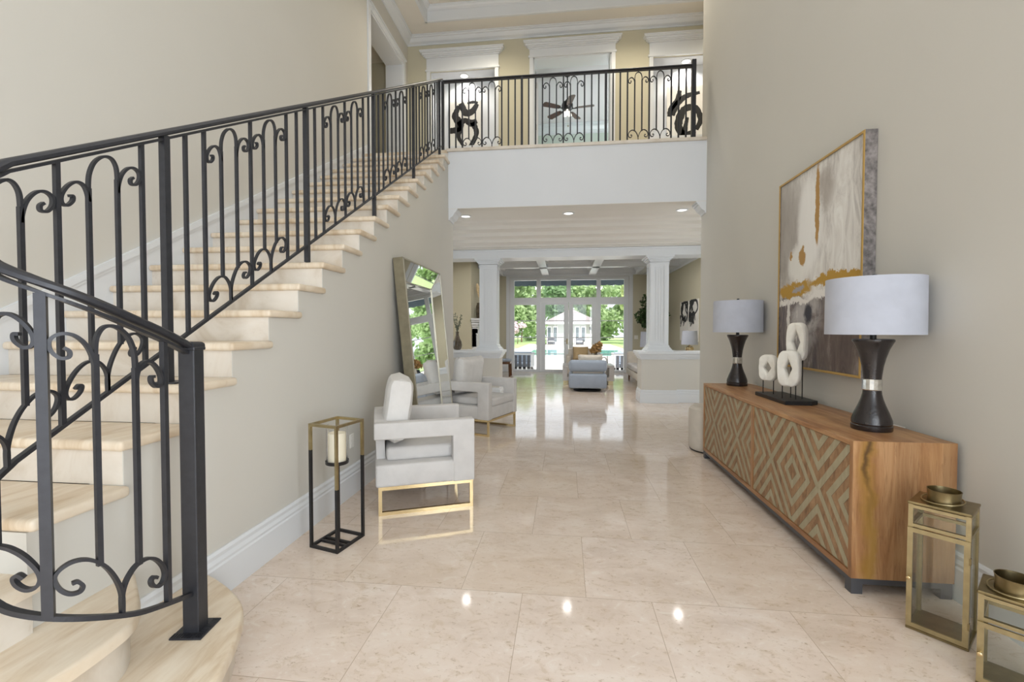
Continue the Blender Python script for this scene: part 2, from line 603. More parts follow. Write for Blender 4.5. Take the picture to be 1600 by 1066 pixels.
def lathe(bm, prof, n=32, cx=0, cy=0, cz=0, caps=True):
    rings = []
    for r, z in prof:
        if r < 1e-5:
            rings.append([bm.verts.new((cx, cy, cz + z))])
        else:
            rings.append([bm.verts.new((cx + r * math.cos(2 * PI * i / n), cy + r * math.sin(2 * PI * i / n), cz + z)) for i in range(n)])
    for a, b in zip(rings, rings[1:]):
        for i in range(n):
            j = (i + 1) % n
            if len(a) == 1 and len(b) == 1:
                continue
            if len(a) == 1:
                bm.faces.new((a[0], b[i], b[j]))
            elif len(b) == 1:
                bm.faces.new((a[i], a[j], b[0]))
            else:
                bm.faces.new((a[i], a[j], b[j], b[i]))
    if caps:
        for rr in (rings[0], rings[-1]):
            if len(rr) > 2:
                bm.faces.new(rr)
    return bm


def cat(pts, k=6, closed=False):
    """Catmull-Rom through pts"""
    P = [Vector(p) for p in pts]
    out = []
    n = len(P)
    for i in range(n if closed else n - 1):
        if closed:
            p0, p1, p2, p3 = P[(i - 1) % n], P[i], P[(i + 1) % n], P[(i + 2) % n]
        else:
            p1, p2 = P[i], P[i + 1]
            p0 = P[i - 1] if i else p1 * 2 - p2
            p3 = P[i + 2] if i + 2 < n else p2 * 2 - p1
        for j in range(k):
            t = j / k
            out.append(0.5 * ((2 * p1) + (p2 - p0) * t + (2 * p0 - 5 * p1 + 4 * p2 - p3) * t * t + (3 * p1 - p0 - 3 * p2 + p3) * t ** 3))
    if not closed:
        out.append(P[-1])
    return out


def sweep(bm, pts, sec, normal=None, closed=False, scale=None):
    """sweep a section [(a,b)..] along pts. a along side, b along up. normal: fixed side direction (vector or list)."""
    P = [Vector(p) for p in pts]
    n = len(P)
    rings = []
    for i, p in enumerate(P):
        if closed:
            t = (P[(i + 1) % n] - P[(i - 1) % n]).normalized()
        else:
            t = (P[min(i + 1, n - 1)] - P[max(i - 1, 0)]).normalized()
        if normal is None:
            s = t.cross(Vector((0, 0, 1)))
            if s.length < 1e-4:
                s = Vector((1, 0, 0))
            s.normalize()
        else:
            s = Vector(normal[i]) if isinstance(normal, list) else Vector(normal)
            s = (s - t * s.dot(t)).normalized()
        u = s.cross(t).normalized()
        k = scale[i] if scale else 1.0
        rings.append([bm.verts.new(p + s * a * k + u * b * k) for a, b in sec])
    m = len(sec)
    for i in range(n if closed else n - 1):
        A, B = rings[i], rings[(i + 1) % n]
        for j in range(m):
            bm.faces.new((A[j], A[(j + 1) % m], B[(j + 1) % m], B[j]))
    if not closed:
        bm.faces.new(rings[0])
        bm.faces.new(rings[-1])
    return bm


def rect(w, h):
    return [(-w / 2, -h / 2), (w / 2, -h / 2), (w / 2, h / 2), (-w / 2, h / 2)]


def circ(r, n=10):
    return [(r * math.cos(2 * PI * i / n), r * math.sin(2 * PI * i / n)) for i in range(n)]


def tube(bm, pts, r, n=10, closed=False):
    return sweep(bm, pts, circ(r, n), closed=closed)


def bar(bm, p, q, w, h=None, normal=None):
    return sweep(bm, [p, q], rect(w, h or w), normal)


def pillow(bm, w, h, t, mtx=None, n=14, pinch=0.05, p=4, q=0.45):
    """a stuffed cushion: w along x, h along z, thickness t along y"""
    tb = bmesh.new()
    V = {}
    for side in (-1, 1):
        for i in range(n + 1):
            for j in range(n + 1):
                u = -1 + 2 * i / n
                v = -1 + 2 * j / n
                on = i in (0, n) or j in (0, n)
                if on and side == 1:
                    V[(1, i, j)] = V[(-1, i, j)]
                    continue
                f = (max(0.0, (1 - abs(u) ** p)) * max(0.0, (1 - abs(v) ** p))) ** q
                x = u * w / 2 * (1 - pinch * (1 - v * v))
                z = v * h / 2 * (1 - pinch * (1 - u * u))
                y = side * t / 2 * f + 0.006 * mnoise.noise((x * 9, z * 9, side * 3)) * f
                V[(side, i, j)] = tb.verts.new((x, y, z))
        for i in range(n):
            for j in range(n):
                tb.faces.new((V[(side, i, j)], V[(side, i + 1, j)], V[(side, i + 1, j + 1)], V[(side, i, j + 1)]))
    bmesh.ops.recalc_face_normals(tb, faces=tb.faces)
    merge(bm, tb, mtx)
    return bm


def leaves(bm, centres, n, size, seed=1, flat=0.5, aspect=0.5):
    """n leaf blades scattered over ellipsoids centres=[(c, (rx,ry,rz))]"""
    rnd = random.Random(seed)
    for i in range(n):
        c, r = centres[rnd.randrange(len(centres))]
        d = Vector((rnd.gauss(0, 1), rnd.gauss(0, 1), rnd.gauss(0, 1))).normalized()
        k = rnd.random() ** 0.4
        p = Vector((c[0] + d.x * r[0] * k, c[1] + d.y * r[1] * k, c[2] + d.z * r[2] * k))
        a = Vector((rnd.gauss(0, 1), rnd.gauss(0, 1), rnd.gauss(0, flat))).normalized()
        b = a.cross(Vector((rnd.gauss(0, 1), rnd.gauss(0, 1), rnd.gauss(0, 1)))).normalized()
        s = size * rnd.uniform(0.7, 1.3)
        v = [bm.verts.new(p - a * s), bm.verts.new(p + b * s * aspect), bm.verts.new(p + a * s), bm.verts.new(p - b * s * aspect)]
        bm.faces.new(v)
    return bm


# ================================================================ THE SETTING
XR, XS, XL = 2.03, -1.80, -3.22       # faces of the right wall, the stair's stringer wall, the left wall
YB, YU = 6.95, 9.15                   # balcony face, upstairs back wall
ZF, ZC = 4.18, 7.33                   # upstairs floor, high ceiling
RISE, RUN = 0.19, 0.3125

struct('floor', box(BM(), -5.2, 5.2, -3.3, 15.2, -0.2, 0.0), M['floor'])
b = BM()
box(b, XR, XR + 0.3, -0.3, 7.17, 0, 7.7)
box(b, XR, XR + 0.3, -3.2, -2.3, 0, 7.7)
box(b, XR, XR + 0.3, -2.3, -0.3, 0, 0.5)
box(b, XR, XR + 0.3, -2.3, -0.3, 3.0, 7.7)
struct('wall_right', b, M['wall'])
b = BM()
for y in (-2.3, -1.325, -0.35):
    box(b, XR + 0.02, XR + 0.1, y, y + 0.05, 0.5, 3.0)
for z in (0.5, 2.2, 2.95):
    box(b, XR + 0.03, XR + 0.09, -2.25, -0.35, z, z + 0.05)
struct('window_added', b, M['white'])  # frame of an added opening, made to let the side fill in
# left wall with the tall opening upstairs
b = BM()
box(b, XL - 0.34, XL, -3.2, 7.32, 0, 7.7)
box(b, XL - 0.34, XL, 7.32, 8.87, 6.68, 7.7)
box(b, XL - 0.34, XL, 8.87, YU + 0.2, ZF, 7.7)
struct('wall_left', b, M['wall'])
# casing and lining of that opening
b = BM()
box(b, XL, XL + 0.025, 7.22, 7.32, ZF, 6.78)
box(b, XL, XL + 0.025, 8.87, 8.97, ZF, 6.78)
box(b, XL, XL + 0.025, 7.32, 8.87, 6.68, 6.78)
box(b, XL, XL + 0.045, 7.20, 8.99, 6.78, 6.81)
box(b, XL - 0.345, XL + 0.002, 8.845, 8.87, ZF, 6.68)
box(b, XL - 0.345, XL + 0.002, 7.32, 7.345, ZF, 6.68)
box(b, XL - 0.345, XL + 0.002, 7.345, 8.845, 6.655, 6.68)
struct('trim_1', b, M['white'])
# front wall behind the camera: a tall glazed entrance
b = BM()
box(b, XL - 0.34, -2.75, -3.4, -3.2, 0, 7.7)
box(b, 1.55, XR + 0.3, -3.4, -3.2, 0, 7.7)
box(b, -2.75, 1.55, -3.4, -3.2, 6.0, 7.7)
struct('wall_front', b, M['wall'])
b = BM()
for x in (-2.75, -1.7, -0.65, 0.45, 1.5):
    box(b, x, x + 0.05, -3.36, -3.26, 0, 6.0)
for z in (0.0, 2.6, 4.3, 5.95):
    box(b, -2.75, 1.55, -3.36, -3.26, z, z + 0.05)
struct('window_1', b, M['white'])

# side halls: enclosing walls on both floors
b = BM()
for y0, y1, z0, z1 in ((6.6, 7.4, 0, 7.7), (8.6, 9.4, 0, 7.7), (7.4, 8.6, 0, 0.5), (7.4, 8.6, 2.7, 7.7)):
    box(b, 4.6, 4.8, y0, y1, z0, z1)
struct('wall_hall_right', b, M['wall'])
b = BM()
box(b, XR + 0.3, 4.8, 6.6, 6.8, 0, 7.7)
struct('wall_hall_return', b, M['wall'])
b = BM()
for y0, y1, z0, z1 in ((6.6, 7.4, 0, 7.7), (8.6, 9.4, 0, 7.7), (7.4, 8.6, 0, 0.5), (7.4, 8.6, 2.7, 7.7)):
    box(b, -5.2, -5.0, y0, y1, z0, z1)
box(b, -5.2, XL - 0.34, 6.6, 6.8, 0, 7.7)
struct('wall_hall_left', b, M['wall_warm'])

# upstairs slab over the cross hall and landing
struct('floor_upper', box(BM(), -5.0, 4.6, YB, 9.4, 3.32, ZF - 0.05), M['ceiling'])
struct('floor_landing', box(BM(), -5.0, 4.6, YB, 9.16, ZF - 0.05, ZF), M['tread'])
b = BM()
box(b, XS, XR, YB - 0.02, YB, 3.27, ZF - 0.03)
struct('trim_2', b, M['fascia'])
b = BM()
box(b, XS - 0.02, XR, YB - 0.05, YB + 0.3, ZF - 0.045, ZF + 0.004, 0.012, 3)
struct('trim_3', b, M['riser'])
# beam soffit under the balcony and the shallow step behind it
b = BM()
box(b, XS, XR, YB - 0.018, 7.30, 3.265, 3.32)
box(b, XS - 0.6, XR + 0.6, 7.30, 7.36, 3.29, 3.32)
struct('trim_4', b, M['ceiling'])


def crown(pts, x_or_y0, a1, axis, flip=1):
    return None


CR = [(0, 0), (0.02, 0), (0.025, 0.03), (0.05, 0.045), (0.08, 0.06), (0.12, 0.11), (0.135, 0.135), (0.16, 0.14), (0.165, 0.17), (0.19, 0.175), (0.19, 0.20), (0, 0.20)]
# (out from wall, up from bottom)


def crown_prism(bm, wall, sign, along0, along1, ztop, axis, k=1.0, kz=None):
    """crown moulding: axis 'x' runs along x on a wall at y=wall; axis 'y' runs along y on a wall at x=wall; sign = side it projects to"""
    kz = kz or k
    if axis == 'y':
        pts = [(wall + sign * o * k, ztop - 0.20 * kz + u * kz) for o, u in CR]
        prism(bm, pts, along0, along1, 'y')
    else:
        pts = [(wall + sign * o * k, ztop - 0.20 * kz + u * kz) for o, u in CR]
        prism(bm, pts, along0, along1, 'x')
    return bm


# crown returns on both wall ends of the opening (profiles seen end on)
b = BM()
crown_prism(b, XS, 1, YB - 0.017, 7.22, 3.266, 'y', 0.74, 0.85)
crown_prism(b, XR, -1, YB - 0.017, 7.17, 3.266, 'y', 0.74, 0.85)
struct('trim_5', b, M['white'])
# big stepped cornice in front of the living room beam
b = BM()
prism(b, [(8.88, 2.97), (8.85, 2.97), (8.85, 3.0), (8.80, 3.005), (8.80, 3.045), (8.62, 3.06), (8.60, 3.115), (8.40, 3.13), (8.37, 3.19), (8.16, 3.21), (8.13, 3.265), (7.98, 3.28), (7.95, 3.32), (8.88, 3.32)], -4.99, 4.59, 'x')
struct('trim_6', b, M['ceiling'])
# beam between the cross hall and the living room
b = BM()
box(b, -5.0, 4.6, 8.88, 9.32, 2.80, 3.33)
struct('ceiling_beam', b, M['white'])
b = BM()
box(b, -4.99, 4.59, 8.855, 8.88, 2.80, 2.93)
box(b, -4.99, 4.59, 8.835, 8.88, 2.93, 2.965, 0.01)
struct('trim_7', b, M['white'])

# ---------------- high ceiling with a tray
TX0, TX1, TY0, TY1 = -2.70, 3.9, -2.6, 8.70
b = BM()
box(b, XL, TX0, -3.2, YU, ZC, ZC + 0.3)
box(b, TX1, 4.6, -3.2, YU, ZC, ZC + 0.3)
box(b, TX0, TX1, TY1, YU, ZC, ZC + 0.3)
box(b, TX0, TX1, -3.2, TY0, ZC, ZC + 0.3)
struct('ceiling', b, M['ceiling'])
b = BM()
for i in range(40):
    x0 = TX0 + i * (TX1 - TX0) / 40
    x1 = TX0 + (i + 1) * (TX1 - TX0) / 40
    prism(b, [(x0, ZC + 0.27), (x0 + 0.008, ZC + 0.262), (x1 - 0.008, ZC + 0.262), (x1, ZC + 0.27), (x1, ZC + 0.32), (x0, ZC + 0.32)], TY0, TY1, 'y')
struct('ceiling_tray', b, M['ceiling'])
b = BM()
box(b, TX0, TX0 + 0.05, TY0, TY1, ZC - 0.012, ZC + 0.26, 0.006)
box(b, TX0, TX1, TY1 - 0.05, TY1, ZC - 0.012, ZC + 0.26, 0.006)
crown_prism(b, TX0 + 0.05, 1, TY0, TY1 - 0.05, ZC + 0.262, 'y', 0.4)
crown_prism(b, TY1 - 0.05, -1, TX0 + 0.05, TX1, ZC + 0.262, 'x', 0.4)
struct('trim_8', b, M['white'])
struct('ceiling_side', box(BM(), -5.0, XL - 0.34, 6.6, 9.4, 6.9, 7.3), M['ceiling'])
b = BM()
crown_prism(b, YU, -1, XL, 4.6, ZC, 'x', 0.8, 0.75)
struct('trim_9', b, M['white'])
b = BM()
crown_prism(b, XL, 1, -3.2, YU, ZC, 'y', 0.8, 0.75)
struct('trim_10', b, M['white'])

# ---------------- upstairs back wall: two niches and a doorway
NL, NR_, NT_ = (-2.74, -1.41), (1.67, 3.0), 6.64
DX0, DX1, DZ = -0.64, 0.88, 6.78
b = BM()
for x0, x1, z0, z1 in ((-5.0, NL[0], ZF, ZC), (NL[1], DX0, ZF, ZC), (DX1, NR_[0], ZF, ZC), (NR_[1], 4.6, ZF, ZC), (NL[0], NL[1], NT_, ZC), (NR_[0], NR_[1], NT_, ZC), (DX0, DX1, DZ, ZC)):
    box(b, x0, x1, YU, YU + 0.36, z0, z1)
struct('wall_upper', b, M['wall_warm'])
b = BM()
for (x0, x1) in (NL, NR_):
    box(b, x0, x1, YU + 0.335, YU + 0.36, ZF, NT_)
    box(b, x0, x0 + 0.012, YU + 0.03, YU + 0.335, ZF, NT_)
    box(b, x1 - 0.012, x1, YU + 0.03, YU + 0.335, ZF, NT_)
    box(b, x0, x1, YU + 0.03, YU + 0.335, NT_ - 0.012, NT_)
    box(b, x0, x1, YU + 0.002, YU + 0.335, ZF, ZF + 0.95)
struct('wall_niche', b, M['fascia'])
b = BM()
for (x0, x1, zt) in ((NL[0], NL[1], NT_), (NR_[0], NR_[1], NT_), (DX0, DX1, DZ)):
    cw = 0.075
    box(b, x0 - cw, x0, YU - 0.025, YU, ZF, zt)
    box(b, x1, x1 + cw, YU - 0.025, YU, ZF, zt)
    box(b, x0 - cw - 0.02, x1 + cw + 0.02, YU - 0.04, YU, zt, zt + 0.035)
    h = 0.225 if zt < 6.7 else 0.125
    box(b, x0 - cw, x1 + cw, YU - 0.028, YU, zt + 0.035, zt + 0.035 + h)
    z = zt + 0.035 + h
    for o, dz in ((0.02, 0.022), (0.045, 0.022), (0.07, 0.03), (0.10, 0.02), (0.115, 0.026)):
        box(b, x0 - cw - o, x1 + cw + o, YU - 0.028 - o, YU, z, z + dz)
        z += dz
# door lining
box(b, DX0, DX0 + 0.02, YU, YU + 0.36, ZF, DZ)
box(b, DX1 - 0.02, DX1, YU, YU + 0.36, ZF, DZ)
box(b, DX0, DX1, YU, YU + 0.36, DZ - 0.02, DZ)
struct('trim_11', b, M['white'])
# the room behind the doorway
b = BM()
box(b, -3.6, -3.4, YU + 0.36, 14.6, ZF, 8.2)
box(b, 3.4, 3.6, YU + 0.36, 14.6, ZF, 8.2)
box(b, -3.6, 3.6, 14.4, 14.6, ZF, 8.2)
box(b, -3.6, 3.6, YU + 0.36, YU + 0.45, 7.2, 8.2)
struct('wall_bedroom', b, M['bedroom'])
struct('ceiling_bedroom', box(BM(), -3.6, 3.6, YU + 0.2, 14.6, 7.72, 7.9), M['bedroom_ceiling'])
struct('floor_bedroom', box(BM(), -3.6, 3.6, YU + 0.36, 15.2, 3.6, ZF), M['ceiling'])
b = BM()
crown_prism(b, 14.4, -1, -3.4, 3.4, 7.72, 'x', 1.3)
crown_prism(b, -3.4, 1, YU + 0.45, 14.4, 7.72, 'y', 1.3)
crown_prism(b, 3.4, -1, YU + 0.45, 14.4, 7.72, 'y', 1.3)
struct('trim_12', b, M['white'])
# the open bedroom door, swung inside, with its hinges
t = thing('door_1', 'white panelled upstairs door swung open into the bedroom', 'door', (DX0 + 0.03, YU + 0.37, ZF))
t['kind'] = 'structure'
b = BM()
box(b, 0.0, 0.045, 0.0, 0.78, 0.01, 2.55, 0.004)
for z0, z1 in ((0.2, 0.9), (1.1, 2.4)):
    box(b, 0.04, 0.056, 0.12, 0.66, z0, z1, 0.006)
obj('panel', b, M['white'], t, rot=(0, 0, math.radians(20)))
for z in (0.3, 1.35, 2.2):
    obj('hinge', box(BM(), -0.012, 0.012, -0.05, 0.01, z, z + 0.1, 0.003), M['brass'], t)
light('bedroom_fill_light', 'POINT', (1.4, 12.6, 5.6), energy=80, color=(0.9, 0.97, 1.0), radius=0.3)  # added point fill for the bedroom, set apart from the fan

# ---------------- living room shell
LZ = 3.42
b = BM()
box(b, -3.4, -3.2, 9.32, 15.2, 0, LZ + 0.2)
struct('wall_living_left', b, M['wall_warm'])
b = BM()
box(b, 3.2, 3.4, 9.32, 15.2, 0, LZ + 0.2)
struct('wall_living_right', b, M['wall_warm'])
FX0, FX1, FZ = -1.82, 2.04, 3.12
b = BM()
box(b, -3.4, FX0, 15.0, 15.2, 0, LZ + 0.2)
box(b, FX1, 3.4, 15.0, 15.2, 0, LZ + 0.2)
box(b, FX0, FX1, 15.0, 15.2, FZ, LZ + 0.2)
struct('wall_far', b, M['wall_warm'])
struct('ceiling_living', box(BM(), -3.4, 3.4, 9.32, 15.2, LZ, LZ + 0.2), M['ceiling'])
b = BM()
for x in (-3.2, -2.15, -0.63, 0.86, 2.35):
    box(b, x - 0.11, x + 0.11, 9.32, 15.0, LZ - 0.26, LZ)
    crown_prism(b, x + 0.11, 1, 9.32, 15.0, LZ, 'y', 0.75)
    crown_prism(b, x - 0.11, -1, 9.32, 15.0, LZ, 'y', 0.75)
for y in (11.2, 13.1):
    box(b, -3.2, 3.2, y - 0.11, y + 0.11, LZ - 0.26, LZ)
    crown_prism(b, y + 0.11, 1, -3.2, 3.2, LZ, 'x', 0.75)
    crown_prism(b, y - 0.11, -1, -3.2, 3.2, LZ, 'x', 0.75)
struct('ceiling_coffer', b, M['white'])
b = BM()
crown_prism(b, 15.0, -1, -3.2, 3.2, LZ, 'x', 1.0, 1.3)
crown_prism(b, -3.2, 1, 9.32, 15.0, LZ, 'y', 1.3, 1.5)
crown_prism(b, 3.2, -1, 9.32, 15.0, LZ, 'y', 1.3, 1.5)
struct('trim_13', b, M['white'])

# half walls with caps and bases
BASE = [(0, 0), (0.026, 0), (0.026, 0.17), (0.020, 0.18), (0.022, 0.195), (0.014, 0.215), (0.016, 0.235), (0.008, 0.25), (0, 0.25)]
for nm, x0, x1, px0, px1 in (('left', -5.0, -1.29, -1.96, -1.29), ('right', 1.445, 4.6, 1.445, 2.10)):
    b = BM()
    box(b, x0 if nm == 'left' else x0 + 0.02, x1 - 0.02 if nm == 'left' else x1, 9.0, 9.24, 0, 0.869)
    box(b, px0, px1, 8.88, 9.36, 0, 0.87)
    struct('wall_half_' + nm, b, M['wall'])
    b = BM()
    for o, z0, z1 in ((0.012, 0.83, 0.86), (0.03, 0.86, 0.89), (0.05, 0.89, 0.92), (0.062, 0.92, 0.935), (0.075, 0.935, 0.985)):
        ex0 = x0 if nm == 'left' else x0 + 0.05
        ex1 = x1 - 0.05 if nm == 'left' else x1
        box(b, ex0, ex1, 9.0 - o, 9.24 + o, z0 + 0.0005, z1 - 0.0005, 0.004)
        box(b, px0 - o, px1 + o, 8.88 - o, 9.36 + o, z0, z1, 0.004)
    struct('trim_' + ('14' if nm == 'left' else '15'), b, M['white'])
    b = BM()
    for o, z0, z1 in ((0.026, 0, 0.17), (0.018, 0.17, 0.215), (0.008, 0.215, 0.25)):
        ex0 = x0 if nm == 'left' else x0 + 0.05
        ex1 = x1 - 0.05 if nm == 'left' else x1
        box(b, ex0, ex1, 9.0 - o, 9.24 + o, z0 + 0.0005, z1 - 0.0005, 0.003)
        box(b, px0 - o, px1 + o, 8.88 - o, 9.36 + o, z0, z1, 0.003)
    struct('baseboard_half_' + nm, b, M['white'])


def column(cx, label):
    t = thing('column', label, 'column', (cx, 9.12, 0.985), 0, 'columns on the half walls')
    b = BM()
    for o, z0, z1 in ((0.085, 0, 0.025), (0.066, 0.025, 0.05), (0.046, 0.05, 0.075), (0.028, 0.075, 0.11), (0.012, 0.11, 0.14)):
        box(b, -0.165 - o, 0.165 + o, -0.165 - o, 0.165 + o, z0, z1, 0.004)
    obj('base', b, M['white'], t)
    b = BM()
    box(b, -0.165, 0.165, -0.165, 0.165, 0.14, 1.70)
    for s in (-1, 1):          # raised panel borders on each face
        for q in (-1, 1):
            box(b, q * 0.13 - 0.035, q * 0.13 + 0.035, s * 0.171 - 0.006, s * 0.171 + 0.006, 0.14, 1.62)
            box(b, s * 0.171 - 0.006, s * 0.171 + 0.006, q * 0.13 - 0.034, q * 0.13 + 0.034, 0.14, 1.619)
        for q in (-0.05, 0, 0.05):
            box(b, q - 0.013, q + 0.013, s * 0.167 - 0.004, s * 0.167 + 0.004, 0.2, 1.56)
            box(b, s * 0.167 - 0.004, s * 0.167 + 0.004, q - 0.013, q + 0.013, 0.2, 1.56)
        box(b, -0.165, 0.165, s * 0.171 - 0.006, s * 0.171 + 0.006, 1.62, 1.70)
        box(b, s * 0.171 - 0.006, s * 0.171 + 0.006, -0.164, 0.164, 1.621, 1.699)
    obj('shaft', b, M['white'], t)
    b = BM()
    for o, z0, z1 in ((0.016, 1.66, 1.68), (0.02, 1.705, 1.73), (0.042, 1.73, 1.755), (0.065, 1.755, 1.78), (0.09, 1.78, 1.816)):
        box(b, -0.17 - o, 0.17 + o, -0.17 - o, 0.17 + o, z0, z1, 0.004)
    obj('capital', b, M['white'], t)
    return t


column(1.78, 'white square panelled column on the half wall next to the sideboard side')
column(-1.52, 'white square panelled column on the half wall behind the armchairs')

# baseboards
def baseboard(name, wall, sign, a0, a1, axis):
    b = BM()
    pts = [(wall + sign * o, z) for o, z in BASE]
    prism(b, pts, a0, a1, 'y' if axis == 'y' else 'x')
    return struct(name, b, M['white'])


baseboard('baseboard_stair', XS, 1, 1.66, 7.22, 'y')
baseboard('baseboard_right', XR, -1, -3.2, 7.17, 'y')
baseboard('baseboard_far_left', 15.0, -1, -3.2, FX0 - 0.1, 'x')
baseboard('baseboard_far_right', 15.0, -1, FX1 + 0.1, 3.2, 'x')
baseboard('baseboard_living_right', 3.2, -1, 9.4, 15.0, 'y')


# ================================================================ STAIRCASE
def ynose(k):
    return 3.497 + RUN * (k - 11)


stair = thing('staircase', 'travertine staircase with bullnose treads climbing along the far wall to the balcony', 'staircase', (0, 0, 0))
XT = XS + 0.03
for k in range(4, 22):
    z = RISE * k
    y0, y1 = ynose(k), ynose(k + 1) + 0.04
    if k == 21:
        y1 = YB - 0.02
    b = BM()
    box(b, XL + 0.012, XT, y0, y1, z - 0.045, z, 0.016, 3)
    obj('tread', b, M['tread'], stair, smooth=True)
for k in range(4, 23):
    z = RISE * k
    b = BM()
    y0 = ynose(k) + 0.035
    box(b, XL + 0.012, XS - 0.004, y0, y0 + 0.03, z - RISE, z - 0.045)
    obj('riser', b, M['riser'], stair)
# flared bottom steps
out1 = cat([(-1.79, 2.055), (-1.66, 1.995), (-1.50, 1.90), (-1.385, 1.80), (-1.30, 1.665), (-1.235, 1.52), (-1.20, 1.40), (-1.20, 1.15), (-1.22, 0.85), (-1.30, 0.60), (-1.46, 0.44), (-1.7, 0.38)], 5)
out2 = cat([(-1.79, 1.69), (-1.66, 1.58), (-1.56, 1.49), (-1.50, 1.40), (-1.482, 1.28), (-1.482, 1.12), (-1.50, 0.95), (-1.58, 0.80), (-1.75, 0.71)], 5)
out3 = cat([(-1.79, 1.345), (-1.745, 1.32), (-1.735, 1.2), (-1.74, 1.10), (-1.80, 1.04), (-1.95, 1.01)], 5)


def inset(pts, d):
    """move the visible outline inwards (towards -x / the stair)"""
    c = Vector((-2.6, 1.5))
    n = len(pts)
    res = []
    for i, p in enumerate(pts):
        a = pts[max(i - 1, 0)]
        q = pts[min(i + 1, n - 1)]
        t_ = (Vector((q[0], q[1])) - Vector((a[0], a[1]))).normalized()
        nn = Vector((t_.y, -t_.x))
        if nn.dot(c - Vector((p[0], p[1]))) < 0:
            nn = -nn
        res.append((p[0] + nn.x * d, p[1] + nn.y * d))
    res[0] = (pts[0][0], res[0][1])
    return res


for k, o in ((1, out1), (2, out2), (3, out3)):
    o2 = [(p[0], p[1]) for p in [(v.x, v.y) for v in [Vector((q[0], q[1], 0)) for q in o]]]
    yfront = o2[-1][1]
    z = RISE * k
    yb = (2.055, 1.69, 1.345)[k - 1]
    poly = o2 + [(XL + 0.012, yfront), (XL + 0.012, yb)]
    obj('tread', prism(BM(), poly, z - 0.045, z, 'z', 0.016, 3), M['tread'], stair, smooth=True)
    i2 = inset(o2, 0.032)
    poly = i2 + [(XL + 0.012, yfront + 0.032), (XL + 0.012, yb - 0.03)]
    obj('riser', prism(BM(), poly, z - RISE, z - 0.045, 'z'), M['riser'], stair, smooth=True)

# stringer wall below the treads
pts = [(1.335, 0.0)]
pts = [(7.22, 0.0), (7.22, 3.32), (6.935, 3.32), (6.935, RISE * 21 + 0.14)]
for k in range(21, 3, -1):
    z = RISE * k - 0.046
    pts.append((ynose(k + 1) + 0.036, z if k < 21 else z))
    pts.append((ynose(k) + 0.036, z))
    if k > 4:
        pts.append((ynose(k) + 0.036, z - RISE))
pts2 = []
for p in pts:
    if not pts2 or (abs(p[0] - pts2[-1][0]) + abs(p[1] - pts2[-1][1])) > 1e-4:
        pts2.append(p)
pts2.append((ynose(4) + 0.036, 0.0))
# the polygon is split into upright strips so it stays convex piecewise
b = BM()
for k in range(4, 22):
    y0, y1 = ynose(k) + (0.036 if k > 4 else 0.006), ynose(k + 1) + 0.036
    if k == 21:
        y1 = 6.935
    box(b, XS - 0.16, XS, y0, y1, 0, RISE * k - 0.046)
box(b, XS - 0.16, XS, 6.935, 7.22, 0, 3.30)
bmesh.ops.remove_doubles(b, verts=b.verts, dist=1e-4)
struct('wall_stair', b, M['wall'])
# skirt board on the far wall
sk = lambda y: 1.83 + (y - 2.784) * 0.5876
b = BM()
prism(b, [(0.3, sk(0.3) - 0.6), (7.2, sk(7.2) - 0.6), (7.2, sk(7.2) - 0.05), (0.3, sk(0.3) - 0.05)], XL, XL + 0.012, 'x')
prism(b, [(0.3, sk(0.3) - 0.05), (7.2, sk(7.2) - 0.05), (7.2, sk(7.2)), (0.3, sk(0.3))], XL, XL + 0.03, 'x')
prism(b, [(0.3, sk(0.3) - 0.075), (7.2, sk(7.2) - 0.075), (7.2, sk(7.2) - 0.05), (0.3, sk(0.3) - 0.05)], XL, XL + 0.02, 'x')
struct('baseboard_left', b, M['white'])

# ================================================================ RAILINGS
W = 0.06
SCROLL = [(0, 0), (0, 0.06), (0.012, 0.105), (0.035, 0.145), (0.06, 0.168), (0.092, 0.178), (0.125, 0.168), (0.153, 0.14), (0.163, 0.11), (0.153, 0.082), (0.132, 0.07), (0.110, 0.078), (0.103, 0.096), (0.114, 0.108), (0.127, 0.102)]
ARCH = [(W, -0.17), (W, -0.10), (0.054, -0.055), (0.034, -0.018), (0, -0.004), (-0.034, -0.018), (-0.054, -0.055), (-W, -0.10), (-W, -0.17)]
CURL = [(W, -0.19), (0.064, -0.14), (0.080, -0.098), (0.108, -0.078), (0.138, -0.085), (0.160, -0.112), (0.160, -0.142), (0.142, -0.158), (0.122, -0.148), (0.120, -0.130), (0.132, -0.124)]


class RailPath:
    """plan polyline with arc length, handrail height and lower-rail height along it"""
    def __init__(s, pts):            # pts: (x, y, ztop, zbot)
        s.p = pts
        s.l = [0.0]
        for a, b_ in zip(pts, pts[1:]):
            s.l.append(s.l[-1] + math.hypot(b_[0] - a[0], b_[1] - a[1]))

    def at(s, d):
        if d <= 0:
            i, f = 0, d / (s.l[1] - s.l[0])
        elif d >= s.l[-1]:
            i = len(s.l) - 2
            f = 1 + (d - s.l[-1]) / (s.l[-1] - s.l[-2])
        else:
            i = max(j for j in range(len(s.l) - 1) if s.l[j] <= d)
            f = (d - s.l[i]) / (s.l[i + 1] - s.l[i])
        a, b_ = s.p[i], s.p[i + 1]
        return [a[j] + (b_[j] - a[j]) * f for j in range(4)]

    def nrm(s, d):
        a, b_ = s.at(d - 0.01), s.at(d + 0.01)
        t = Vector((b_[0] - a[0], b_[1] - a[1], 0)).normalized()
        return Vector((t.y, -t.x, 0))

    def find(s, x, y):
        return min(range(len(s.p)), key=lambda j: (s.p[j][0] - x) ** 2 + (s.p[j][1] - y) ** 2)


